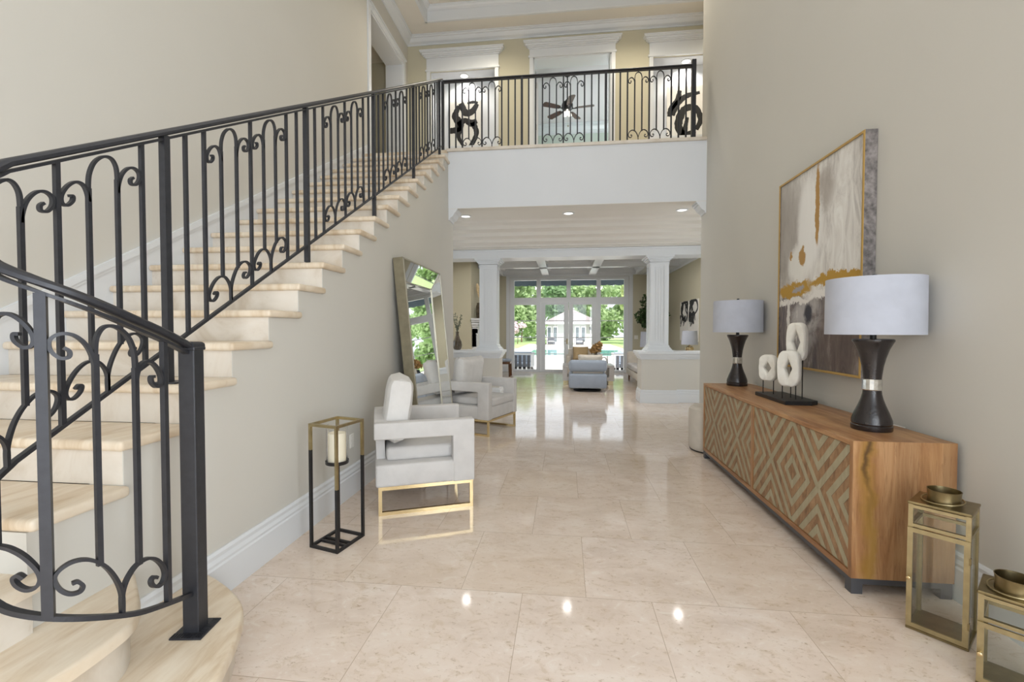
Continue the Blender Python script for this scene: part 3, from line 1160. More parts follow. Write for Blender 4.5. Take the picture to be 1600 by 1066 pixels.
def rail_scroll(parent, path, d0, curve, mirror, top, k=1.0, thick=0.010, wide=0.016):
    pts, nr = [], []
    for q in cat([(a, c, 0) for a, c in curve], 5):
        d = d0 + q.x * mirror * k
        x, y, zt, zb = path.at(d)
        pts.append((x, y, (zt - 0.045 if top else zb + 0.004) + q.y))
        nr.append(path.nrm(d))
    n = len(pts)
    obj('scroll', sweep(BM(), pts, rect(wide, thick), nr), M['iron'], parent, smooth=True)


def baluster(parent, path, d, z0=None, z1=None, w=0.0165, name='baluster'):
    x, y, zt, zb = path.at(d)
    nn = path.nrm(d)
    z0 = zb if z0 is None else z0
    z1 = zt - 0.03 if z1 is None else z1
    return obj(name, bar(BM(), (x, y, z0), (x, y, z1), w, w, nn), M['iron'], parent)


def motif(parent, path, d, k=1.0):
    """a pair of balusters joined by an arch above, with scrolls above and below"""
    for m in (-1, 1):
        x, y, zt, zb = path.at(d + m * W * k)
        baluster(parent, path, d + m * W * k, zb + 0.165, zt - 0.16, 0.015 if k == 1.0 else 0.018)
        rail_scroll(parent, path, d, SCROLL, m, False, k)
        rail_scroll(parent, path, d, CURL, m, True, k)
    rail_scroll(parent, path, d, ARCH, 1, True, k)


def handrail(parent, path, name='handrail'):
    pts = [(p[0], p[1], p[2]) for p in path.p]
    sec = [(-0.031, -0.008), (-0.031, 0.006), (-0.024, 0.014), (-0.010, 0.019), (0.010, 0.019), (0.024, 0.014), (0.031, 0.006), (0.031, -0.008), (0.022, -0.014), (-0.022, -0.014)]
    b = BM()
    sweep(b, pts, [(a * 0.8, c * 0.8) for a, c in sec])
    obj(name, b, M['iron'], parent, smooth=True)
    b = BM()
    sweep(b, [(p[0], p[1], p[2] - 0.028) for p in path.p], rect(0.024, 0.010))
    obj('sub_rail', b, M['iron'], parent)


ZTOP = lambda y: 1.958 + (y - 1.343) * 0.5897
ZBOT = lambda y: 0.917 + (y - 1.319) * 0.5915
flight = [(-1.9, y, ZTOP(y), ZBOT(y)) for y in (6.92, 6.75, 6, 5, 4, 3, 2.5, 2, 1.8, 1.6, 1.5, 1.42, 1.36)]
vol = cat([(-1.9, 1.36, 0), (-1.885, 1.255, 0), (-1.82, 1.165, 0), (-1.71, 1.115, 0), (-1.604, 1.108, 0), (-1.505, 1.15, 0), (-1.452, 1.24, 0), (-1.436, 1.36, 0), (-1.445, 1.5, 0), (-1.47, 1.62, 0)], 6)
lens = [0.0]
for a, c in zip(vol, vol[1:]):
    lens.append(lens[-1] + (c - a).length)
Lv = lens[-1]


def keyed(f, keys):
    for (a, za), (c, zc) in zip(keys, keys[1:]):
        if f <= c:
            return za + (zc - za) * (f - a) / (c - a)
    return keys[-1][1]


def dist_of(x, y):
    j = min(range(len(vol)), key=lambda q: (vol[q].x - x) ** 2 + (vol[q].y - y) ** 2)
    return lens[j]


ktop = [(0, ZTOP(1.36)), (dist_of(-1.604, 1.108), 1.585), (dist_of(-1.505, 1.15), 1.535), (dist_of(-1.436, 1.36), 1.435), (Lv, 1.335)]
kbot = [(0, ZBOT(1.36)), (dist_of(-1.604, 1.108), 0.60), (dist_of(-1.505, 1.15), 0.555), (dist_of(-1.436, 1.36), 0.438), (Lv, 0.35)]
# smooth the keyed heights a little
def smooth_key(keys):
    raw = [keyed(l, keys) for l in lens]
    for _ in range(3):
        raw = [raw[0]] + [(raw[i - 1] + 2 * raw[i] + raw[i + 1]) / 4 for i in range(1, len(raw) - 1)] + [raw[-1]]
    return raw


zt_, zb_ = smooth_key(ktop), smooth_key(kbot)
path = RailPath(flight + [(v.x, v.y, zt_[i], zb_[i]) for i, v in enumerate(vol) if i > 0])
Lp = path.l[-1]
rail = thing('stair_railing', 'black wrought iron stair railing with scrolls sweeping round to a square newel post', 'railing', (0, 0, 0))
handrail(rail, path)
b = BM()
sweep(b, [(p[0], p[1], p[3]) for p in path.p], rect(0.02, 0.015))
obj('lower_rail', b, M['iron'], rail)
dy = lambda y: 6.92 - y
S = 0.1205
posts_y = [6.80, 5.60, 4.395, 3.19, 1.985]
for y in posts_y:
    x, yy, zt, zb = path.at(dy(y))
    k = max(kk for kk in range(1, 23) if ynose(kk) <= y - 0.0)
    zf = RISE * k if y > 3.3 or y < 3 else 1.90
    obj('post', bar(BM(), (x, y, zf), (x, y, zt - 0.012), 0.032), M['iron'], rail)
obj('base_plate', box(BM(), -1.96, -1.84, 1.955, 2.055, RISE * 6, RISE * 6 + 0.008), M['iron'], rail)
for top_y in posts_y[:-1]:
    for i in (1, 2, 5, 8, 9):
        baluster(rail, path, dy(top_y - i * S))
    motif(rail, path, dy(top_y - 3.5 * S))
    motif(rail, path, dy(top_y - 6.5 * S))
d = dy(1.985)
baluster(rail, path, d + S)
motif(rail, path, d + 2.45 * S)
baluster(rail, path, d + 3.9 * S, w=0.017)
dn = Lp                     # newel end
dF = dn - 0.135
dP = dist_of(-1.505, 1.15) + path.l[len(flight) - 1]
baluster(rail, path, dF, w=0.018)
baluster(rail, path, dP, w=0.026)
x, y, zt, zb = path.at(dP)
motif(rail, path, (dF + dP) / 2)
dG = (d + 3.9 * S + dP) / 2
baluster(rail, path, dG, w=0.017)
motif(rail, path, (dG + dP) / 2)
motif(rail, path, (dG + d + 3.9 * S) / 2)
# newel post
ang = math.radians(8)
nm = Matrix.Translation((-1.475, 1.645, 0)) @ Matrix.Rotation(ang, 4, 'Z')
b = BM()
box(b, -0.031, 0.031, -0.031, 0.031, 0.19, 1.335, 0.003, 1, nm)
nw = obj('newel_post', b, M['iron'], rail)
b = BM()
box(b, -0.036, 0.036, -0.036, 0.036, 1.318, 1.332, 0.003, 1, nm)
prism(b, [(-0.034, -0.034), (0.034, -0.034), (0.034, 0.034), (-0.034, 0.034)], 1.33, 1.352, 'z', 0.014, 3, nm)
obj('newel_cap', b, M['iron'], nw)
b = BM()
box(b, -0.062, 0.062, -0.066, 0.066, 0.19, 0.197, 0.002, 1, nm)
for i in range(12):
    box(b, -0.06 + i * 0.01, -0.056 + i * 0.01, -0.064, -0.034, 0.196, 0.199, 0, 1, nm)
    box(b, 0.034, 0.06, -0.062 + i * 0.0105, -0.058 + i * 0.0105, 0.196, 0.199, 0, 1, nm)
obj('newel_base', b, M['iron'], nw)

# balcony railing
bal = thing('balcony_railing', 'black wrought iron balcony railing with scroll panels above the white fascia', 'railing', (0, 0, 0))
bp = RailPath([(-1.90, 7.0, 5.255, ZF + 0.0), (0, 7.0, 5.255, ZF + 0.0), (1.87, 7.0, 5.255, ZF + 0.0)])
handrail(bal, bp)
bpost = [-1.90, -0.665, 0.595, 1.855]
for i, x in enumerate(bpost):
    w = 0.05 if i in (0, 3) else 0.042
    obj('post', bar(BM(), (x, 7.0, ZF), (x, 7.0, 5.245 if i < 3 else 5.33), w * 0.8 if i < 3 else 0.058), M['iron'], bal)
for x0, x1 in zip(bpost, bpost[1:]):
    st = (x1 - x0) / 12
    for i in (1, 2, 3, 6, 9, 10, 11):
        baluster(bal, bp, x0 + 1.90 + i * st, ZF, w=0.021)
    motif(bal, bp, x0 + 1.90 + 4.5 * st, 0.875)
    motif(bal, bp, x0 + 1.90 + 7.5 * st, 0.875)

# ================================================================ SIDEBOARD
SX0, SX1, SY0, SY1, SZ0, SZ1 = 1.505, 2.0, 2.565, 5.17, 0.085, 0.815
sb = thing('sideboard', 'long wooden sideboard with inlaid diamond doors and grey steel legs', 'sideboard', ((SX0 + SX1) / 2, (SY0 + SY1) / 2, 0))
ox, oy = (SX0 + SX1) / 2, (SY0 + SY1) / 2
b = BM()
box(b, SX0 - ox, SX1 - ox, SY0 - oy + 0.03, SY1 - oy - 0.03, SZ1 - 0.03, SZ1, 0.003, 1)
prism(b, [(SY0 - oy + 0.03, SZ1 - 0.03), (SY0 - oy, SZ1), (SY0 - oy + 0.03, SZ1)], SX0 - ox, SX1 - ox, 'x')
prism(b, [(SY1 - oy - 0.03, SZ1 - 0.03), (SY1 - oy - 0.03, SZ1), (SY1 - oy, SZ1)], SX0 - ox, SX1 - ox, 'x')
obj('top', b, M['wood_top'], sb)
b = BM()
prism(b, [(SY0 - oy, SZ0), (SY0 - oy + 0.03, SZ0), (SY0 - oy + 0.03, SZ1 - 0.03), (SY0 - oy, SZ1)], SX0 - ox, SX1 - ox, 'x')
obj('end_panel', b, M['wood_end'], sb)
b = BM()
prism(b, [(SY1 - oy, SZ0), (SY1 - oy - 0.03, SZ0), (SY1 - oy - 0.03, SZ1 - 0.03), (SY1 - oy, SZ1)], SX0 - ox, SX1 - ox, 'x')
obj('end_panel', b, M['wood_end'], sb)
obj('bottom_panel', box(BM(), SX0 - ox, SX1 - ox, SY0 - oy + 0.03, SY1 - oy - 0.03, SZ0, SZ0 + 0.03), M['wood_top'], sb)
obj('divider', box(BM(), SX0 - ox + 0.001, SX1 - ox, -0.021, 0.021, SZ0 + 0.03, SZ1 - 0.03), M['wood_stile'], sb)
obj('back_panel', box(BM(), SX1 - ox - 0.012, SX1 - ox, SY0 - oy + 0.03, SY1 - oy - 0.03, SZ0 + 0.03, SZ1 - 0.03), M['wood_stile'], sb)
DH = SZ1 - SZ0 - 0.06
for s, (a0, a1) in ((-1, (SY0 - oy + 0.03, -0.021)), (1, (0.021, SY1 - oy - 0.03))):
    mid = (a0 + a1) / 2
    for q, e in ((-1, a0), (1, a1)):
        wd = abs(e - mid) - 0.003
        m = mat_door('diamond_inlay_door', wd, DH, q)
        b = BM()
        y0, y1 = (0.0015, wd) if q > 0 else (-wd, -0.0015)
        box(b, -0.01, 0.012, y0, y1, -DH / 2 + 0.003, DH / 2 - 0.003, 0.0015, 1)
        obj('door', b, m, sb, loc=(SX0 - ox + 0.018, mid, (SZ0 + SZ1) / 2))
b = BM()
box(b, SX0 - ox + 0.005, SX0 - ox + 0.04, SY0 - oy + 0.005, SY1 - oy - 0.005, SZ0 - 0.032, SZ0)
box(b, SX1 - ox - 0.04, SX1 - ox - 0.005, SY0 - oy + 0.005, SY1 - oy - 0.005, SZ0 - 0.032, SZ0)
for yy in (SY0 - oy + 0.005, SY1 - oy - 0.045):
    box(b, SX0 - ox + 0.04, SX1 - ox - 0.04, yy, yy + 0.04, SZ0 - 0.032, SZ0)
obj('base_frame', b, M['grey_steel'], sb)
for xx in (SX0 - ox + 0.005, SX1 - ox - 0.06):
    for yy in (SY0 - oy + 0.005, SY1 - oy - 0.06):
        b = BM()
        prism(b, [(xx, yy), (xx + 0.055, yy), (xx + 0.055, yy + 0.055), (xx, yy + 0.055)], 0, SZ0 - 0.032, 'z')
        obj('leg', b, M['grey_steel'], sb)


# ================================================================ TABLE LAMPS ON THE SIDEBOARD
def table_lamp(loc, label):
    t = thing('table_lamp', label, 'lamp', loc, 0, 'pair of lamps on the sideboard')
    b = BM()
    lathe(b, [(0.0, 0), (0.098, 0), (0.100, 0.006), (0.100, 0.028), (0.096, 0.032), (0.096, 0.036), (0.099, 0.040), (0.097, 0.062), (0.082, 0.105), (0.066, 0.145), (0.054, 0.180), (0.047, 0.21), (0.045, 0.232), (0, 0.232)], 40)
    obj('base', b, M['lamp_body'], t, smooth=True)
    b = BM()
    prof = [(0, 0.232), (0.047, 0.232), (0.049, 0.236), (0.049, 0.292), (0.047, 0.296), (0, 0.296)]
    lathe(b, prof, 16)
    obj('crystal_band', b, M['crystal'], t)
    b = BM()
    lathe(b, [(0, 0.296), (0.044, 0.296), (0.046, 0.32), (0.052, 0.37), (0.063, 0.42), (0.078, 0.47), (0.096, 0.508), (0.101, 0.516), (0.101, 0.526), (0.094, 0.530), (0, 0.530)], 40)
    obj('body', b, M['lamp_body'], t, smooth=True)
    b = BM()
    lathe(b, [(0, 0.53), (0.016, 0.53), (0.016, 0.62), (0.006, 0.625), (0.006, 0.872), (0.012, 0.872), (0.012, 0.905), (0, 0.905)], 16)
    obj('stem', b, M['black'], t, smooth=True)
    b = BM()
    lathe(b, [(0.235, 0.556), (0.237, 0.556), (0.235, 0.88), (0.231, 0.88)], 56, caps=False)
    lathe(b, [(0.231, 0.88), (0.233, 0.556), (0.235, 0.556)], 56, caps=False)
    sh = obj('lamp_shade', b, M['lamp_shade'], t, smooth=True)
    b = BM()
    for i in range(3):
        a = i * 2 * PI / 3 + 0.4
        bar(b, (0, 0, 0.872), (0.231 * math.cos(a), 0.231 * math.sin(a), 0.872), 0.004)
    obj('shade_spider', b, M['black'], sh)
    b = BM()
    tube(b, cat([(0.06, 0.08, 0.006), (0.12, 0.16, 0.004), (0.17, 0.2, 0.004), (0.20, 0.14, 0.004), (0.215, 0.05, 0.004)], 6), 0.003, 6)
    obj('cord', b, M['plastic'], t, smooth=True)
    return t


l1 = table_lamp((1.785, 2.88, SZ1), 'black hourglass table lamp with white drum shade on the sideboard end nearest the brass lanterns')
l2 = dup(l1, (1.785, 4.98, SZ1), 0.0, 'black hourglass table lamp with white drum shade on the far sideboard end near the pouf', 'pair of lamps on the sideboard')

# ================================================================ STONE RING SCULPTURE
sc = thing('stone_sculpture', 'three white stone rings on thin rods over a black slab base on the sideboard', 'sculpture', (1.80, 4.0, SZ1))
pl = [(-0.11, 0.28), (-0.105, -0.27), (0.08, -0.285), (0.15, -0.23), (0.13, 0.30)]
obj('base', prism(BM(), pl, 0, 0.032, 'z', 0.004, 1), M['black'], sc)


def stone_ring(parent, x, y, zc, w, h, hole, rz, thick=0.07, seed=0):
    b = BM()
    n = 40
    rnd = random.Random(seed)
    f = []
    for i in range(n):
        a = 2 * PI * i / n
        k = (abs(math.cos(a)) ** 3.6 + abs(math.sin(a)) ** 3.6) ** (-1 / 3.6)
        k *= 1 + 0.03 * mnoise.noise((math.cos(a) * 2, math.sin(a) * 2, seed * 3.1))
        hk = 1 / max(1e-3, (abs(math.cos(a)) / hole[0] + abs(math.sin(a)) / hole[1]))
        f.append(((k * w / 2 * math.cos(a), k * h / 2 * math.sin(a)), (hk * math.cos(a), hk * math.sin(a))))
    rows = []
    for yy, sc_o, grow in ((-thick / 2, 0.90, 1.5), (-thick / 2 + 0.006, 0.97, 1.15), (-thick / 4, 1.0, 1.0), (thick / 4, 1.0, 1.0), (thick / 2 - 0.006, 0.97, 1.15), (thick / 2, 0.90, 1.5)):
        rows.append(([b.verts.new((o[0] * sc_o, yy + 0.002 * rnd.uniform(-1, 1), o[1] * sc_o)) for o, q in f],
                     [b.verts.new((q[0] * grow, yy, q[1] * grow)) for o, q in f]))
    for (o0, i0), (o1, i1) in zip(rows, rows[1:]):
        for i in range(n):
            j = (i + 1) % n
            b.faces.new((o0[i], o0[j], o1[j], o1[i]))
            b.faces.new((i0[i], i1[i], i1[j], i0[j]))
    for o, q in (rows[0], rows[-1]):
        for i in range(n):
            j = (i + 1) % n
            b.faces.new((o[i], q[i], q[j], o[j]))
    r = obj('ring', b, M['plaster'], parent, smooth=True, loc=(x, y, zc), rot=(0, 0, rz))
    for s in ((-0.3, 0.3) if w < 0.18 else (-0.3, 0.3)):
        px, py = x + s * w * math.cos(rz), y + s * w * math.sin(rz)
        obj('rod', bar(BM(), (px, py, 0.03), (px, py, zc - h / 2 + 0.022), 0.006), M['black'], parent)
    return r


stone_ring(sc, -0.055, 0.15, 0.255, 0.150, 0.225, (0.032, 0.05), math.radians(-52), 0.06, 1)
stone_ring(sc, -0.03, -0.16, 0.275, 0.165, 0.285, (0.028, 0.075), math.radians(-48), 0.065, 2)
stone_ring(sc, 0.045, -0.12, 0.485, 0.150, 0.31, (0.034, 0.10), math.radians(-56), 0.065, 3)

# ================================================================ ABSTRACT PAINTING
pw, ph = 1.20, 1.64
pt = thing('painting', 'large grey white and gold abstract painting hung above the sideboard', 'painting', (XR, 3.864, 1.893))
obj('canvas', box(BM(), -0.022, 0.022, -pw / 2 + 0.014, pw / 2 - 0.014, -ph / 2 + 0.014, ph / 2 - 0.014), M['painting'], pt, loc=(-0.048, 0, 0))
b = BM()
for y0, y1, z0, z1 in ((-pw / 2, -pw / 2 + 0.012, -ph / 2, ph / 2), (pw / 2 - 0.012, pw / 2, -ph / 2, ph / 2), (-pw / 2 + 0.012, pw / 2 - 0.012, -ph / 2, -ph / 2 + 0.012), (-pw / 2 + 0.012, pw / 2 - 0.012, ph / 2 - 0.012, ph / 2)):
    box(b, -0.078, -0.002, y0, y1, z0, z1)
fr = obj('frame', b, M['weathered'], pt)
b = BM()
e = 0.018
for y0, y1, z0, z1 in ((-pw / 2, -pw / 2 + e, -ph / 2, ph / 2), (pw / 2 - e, pw / 2, -ph / 2, ph / 2), (-pw / 2 + e, pw / 2 - e, -ph / 2, -ph / 2 + e), (-pw / 2 + e, pw / 2 - e, ph / 2 - e, ph / 2)):
    box(b, -0.083, -0.076, y0, y1, z0, z1, 0.002, 1)
obj('gold_edge', b, plain('gilt_edge', rgb(196, 160, 92), 0.4, 0.5, var=0.05), fr)

# ================================================================ ARMCHAIRS
CD, CW = 0.76, 0.80


def armchair(loc, rz, label):
    t = thing('armchair', label, 'armchair', loc, rz, 'pair of ivory armchairs')
    hx, hy = CD / 2, CW / 2
    b = BM()
    box(b, -hx + 0.01, hx - 0.01, -hy + 0.005, hy - 0.005, 0.215, 0.385, 0.02, 3)
    obj('seat_base', b, M['ivory_fabric'], t, smooth=True)
    b = BM()
    box(b, -hx + 0.09, hx + 0.005, -hy + 0.105, hy - 0.105, 0.383, 0.49, 0.03, 4)
    obj('seat_cushion', b, M['ivory_fabric'], t, smooth=True)
    for s in (-1, 1):
        # armrest: a flat band from the back to a wide front upright, open below
        prof = [(-hx, 0.575), (hx - 0.17, 0.575), (hx - 0.17, 0.215), (hx, 0.215), (hx, 0.70), (-hx, 0.70)]
        y0, y1 = (s * hy, s * (hy - 0.10))
        tb = BM()
        lo = [tb.verts.new((p[0], min(y0, y1), p[1])) for p in prof]
        hi = [tb.verts.new((p[0], max(y0, y1), p[1])) for p in prof]
        tb.faces.new(lo)
        tb.faces.new(hi)
        n = len(prof)
        for i in range(n):
            tb.faces.new((lo[i], lo[(i + 1) % n], hi[(i + 1) % n], hi[i]))
        bmesh.ops.recalc_face_normals(tb, faces=tb.faces)
        bmesh.ops.bevel(tb, geom=list(tb.edges), offset=0.012, segments=3, profile=0.5, affect='EDGES')
        obj('armrest', tb, M['ivory_fabric'], t, smooth=True)
    b = BM()
    box(b, -hx, -hx + 0.10, -hy + 0.095, hy - 0.095, 0.575, 0.70, 0.012, 3)
    obj('backrest', b, M['ivory_fabric'], t, smooth=True)
    b = BM()
    prism(b, [(-hx + 0.02, 0.38), (-hx + 0.088, 0.38), (-hx + 0.075, 0.58), (-hx + 0.01, 0.58)], -0.2, 0.2, 'y')
    obj('back_support', b, M['ivory_fabric'], t)
    for s in (-1, 1):
        y = s * (hy - 0.035)
        w = 0.026
        b = BM()
        box(b, -hx + 0.03, hx - 0.01, y - w / 2, y + w / 2, 0, w)
        box(b, -hx + 0.03, hx - 0.01, y - w / 2, y + w / 2, 0.189, 0.215)
        box(b, -hx + 0.03, -hx + 0.056, y - w / 2, y + w / 2, w, 0.189)
        box(b, hx - 0.036, hx - 0.01, y - w / 2, y + w / 2, w, 0.189)
        obj('leg_frame', b, M['gold'], t)
    for x in (-hx + 0.03, hx - 0.036):
        b = BM()
        box(b, x, x + 0.026, -hy + 0.048, hy - 0.048, 0.189, 0.2149)
        obj('cross_bar', b, M['gold'], t)
    return t


TH1, TH2 = math.radians(23.2), math.radians(-21.4)
c1 = armchair((-1.21, 3.72, 0), TH1, 'ivory velvet armchair on gold frame legs, the one nearer the candle stand')
c2 = dup(c1, (-1.19, 6.30, 0), TH2, 'ivory velvet armchair on gold frame legs beyond the mirror, in front of the half wall', 'pair of ivory armchairs')


def chair_pillow(loc, rz, label, tilt, w=0.58, h=0.50, th=0.21):
    b = BM()
    pillow(b, w, h, th, None, 24, 0.03, 7, 0.36)
    o = obj('cushion', b, M['pillow_fabric'], smooth=True, loc=loc, rot=(math.radians(tilt), 0, rz + PI / 2))
    mark(o, label, 'cushion', 'back cushions of the ivory armchairs')
    return o


ct, st_ = math.cos(TH1), math.sin(TH1)
chair_pillow((-1.21 + ct * -0.195 - st_ * 0.0, 3.72 + st_ * -0.195, 0.77), TH1, 'ivory back cushion stood up in the armchair nearer the candle stand', 8)
ct, st_ = math.cos(TH2), math.sin(TH2)
chair_pillow((-1.19 + ct * -0.195, 6.30 + st_ * -0.195, 0.77), TH2, 'ivory back cushion in the armchair in front of the half wall', 8)

# small table between the chairs
t = thing('side_table', 'small dark rimmed glass side table between the two ivory armchairs', 'table', (-1.33, 4.56, 0))
b = BM()
for x0, x1, y0, y1 in ((-0.18, 0.18, -0.18, -0.165), (-0.18, 0.18, 0.165, 0.18), (-0.18, -0.165, -0.165, 0.165), (0.165, 0.18, -0.165, 0.165)):
    box(b, x0, x1, y0, y1, 0.515, 0.535)
obj('top_rim', b, M['black'], t)
obj('table_top', box(BM(), -0.165, 0.165, -0.165, 0.165, 0.52, 0.528), M['glass_green'], t)
for x in (-0.172, 0.172):
    for y in (-0.172, 0.172):
        obj('leg', bar(BM(), (x, y, 0), (x, y, 0.516), 0.014), M['black'], t)

# ================================================================ LEANING MIRROR
mw, mh = 1.42, 2.165
mir = thing('floor_mirror', 'huge mirror-framed floor mirror leaning on the stair wall behind the armchairs', 'mirror', (-1.508, 5.30, 0), 0)
mir.rotation_euler = (0, -math.asin(0.205 / mh), 0)
hw = mw / 2
b = BM()
for y0, y1, z0, z1 in ((-hw, -hw + 0.02, 0, mh), (hw - 0.02, hw, 0, mh), (-hw + 0.02, hw - 0.02, 0, 0.02), (-hw + 0.02, hw - 0.02, mh - 0.02, mh)):
    box(b, -0.075, 0.03, y0, y1, z0, z1)
box(b, -0.075, -0.065, -hw + 0.02, hw - 0.02, 0.02, mh - 0.02)
obj('frame', b, M['mirror_frame'], mir)
bw = 0.23
ins = [(-hw + bw, bw), (hw - bw, bw), (hw - bw, mh - bw), (-hw + bw, mh - bw)]
outr = [(-hw + 0.012, 0.012), (hw - 0.012, 0.012), (hw - 0.012, mh - 0.012), (-hw + 0.012, mh - 0.012)]
for i in range(4):
    j = (i + 1) % 4
    b = BM()
    q = [b.verts.new((0.032, *outr[i])), b.verts.new((0.032, *outr[j])), b.verts.new((-0.040, *ins[j])), b.verts.new((-0.040, *ins[i]))]
    q2 = [b.verts.new(v.co + Vector((-0.001, 0, 0))) for v in q]
    b.faces.new(q)
    b.faces.new(q2[::-1])
    for a in range(4):
        b.faces.new((q[a], q[(a + 1) % 4], q2[(a + 1) % 4], q2[a]))
    obj('bevelled_border', b, M['mirror'], mir)
b = BM()
for pa, pb, w in ((ins[0], ins[1], 0), (ins[1], ins[2], 0), (ins[2], ins[3], 0), (ins[3], ins[0], 0)):
    bar(b, (-0.039, *pa), (-0.039, *pb), 0.007, 0.007, (1, 0, 0))
for pa, pb in zip(outr, outr[1:] + outr[:1]):
    bar(b, (0.032, *pa), (0.032, *pb), 0.012, 0.009, (1, 0, 0))
for pa, pb in zip(outr, ins):
    bar(b, (0.033, *pa), (-0.038, *pb), 0.004, 0.004, (1, 0, 0))
obj('silver_beading', b, M['silver_edge'], mir)
obj('glass', box(BM(), -0.055, -0.0405, -hw + bw, hw - bw, bw, mh - bw), M['mirror'], mir)

# ================================================================ CANDLE STAND
P4 = [(-1.616, 2.725), (-1.41, 2.665), (-1.356, 2.911), (-1.562, 2.971)]
cx, cy = sum(p[0] for p in P4) / 4, sum(p[1] for p in P4) / 4
cs = thing('candle_stand', 'open black and gold metal floor candle stand beside the ivory armchair', 'candle holder', (cx, cy, 0))
R4 = [(p[0] - cx, p[1] - cy) for p in P4]
d1 = (Vector(R4[1]) - Vector(R4[0])).normalized()
nv = (d1.x, d1.y, 0)
HT = 0.80
w = 0.017
for (x, y), g in zip(R4, (0.63, 0.40, 0.555, 0.50)):
    lg = obj('leg', bar(BM(), (x, y, 0.0), (x, y, g), w, w, nv), M['black'], cs)
    obj('gold_upper', bar(BM(), (x, y, g), (x, y, HT), w, w, nv), M['brass_light'], lg)
b = BM()
for p, q in zip(R4, R4[1:] + R4[:1]):
    bar(b, (*p, w / 2), (*q, w / 2), w, w)
m1 = [(R4[0][i] + R4[3][i]) / 2 for i in (0, 1)]
m2 = [(R4[1][i] + R4[2][i]) / 2 for i in (0, 1)]
bar(b, (*m1, w / 2), (*m2, w / 2), w, w)
bar(b, ((R4[0][0] * 2 + R4[3][0]) / 3, (R4[0][1] * 2 + R4[3][1]) / 3, w / 2), ((R4[1][0] * 2 + R4[2][0]) / 3, (R4[1][1] * 2 + R4[2][1]) / 3, w / 2), w * 0.8, w * 0.8)
obj('base_frame', b, M['black'], cs)
b = BM()
for p, q in zip(R4, R4[1:] + R4[:1]):
    bar(b, (*p, HT - w / 2), (*q, HT - w / 2), w, w)
obj('top_frame', b, M['brass_light'], cs)
obj('centre_post', bar(BM(), (0, 0, w), (0, 0, 0.528), 0.02, 0.02, nv), M['black'], cs)
b = BM()
lathe(b, [(0, 0.520), (0.07, 0.520), (0.073, 0.524), (0.073, 0.543), (0.069, 0.543), (0.069, 0.53), (0, 0.53)], 36)
obj('candle_plate', b, M['black'], cs, smooth=True)
b = BM()
lathe(b, [(0.0655, 0.531), (0.0675, 0.531), (0.0675, 0.775), (0.0655, 0.775)], 36, caps=False)
obj('hurricane_glass', b, M['glass'], cs, smooth=True)
b = BM()
lathe(b, [(0, 0), (0.056, 0), (0.057, 0.004), (0.057, 0.185), (0.053, 0.192), (0.04, 0.188), (0, 0.184)], 36)
cd = obj('candle', b, M['candle_wax'], smooth=True, loc=(cx, cy, 0.531))
mark(cd, 'thick ivory pillar candle inside the black and gold floor stand', 'candle')
obj('wick', bar(BM(), (0, 0, 0.184), (0.002, 0, 0.2), 0.003), M['black'], cd)


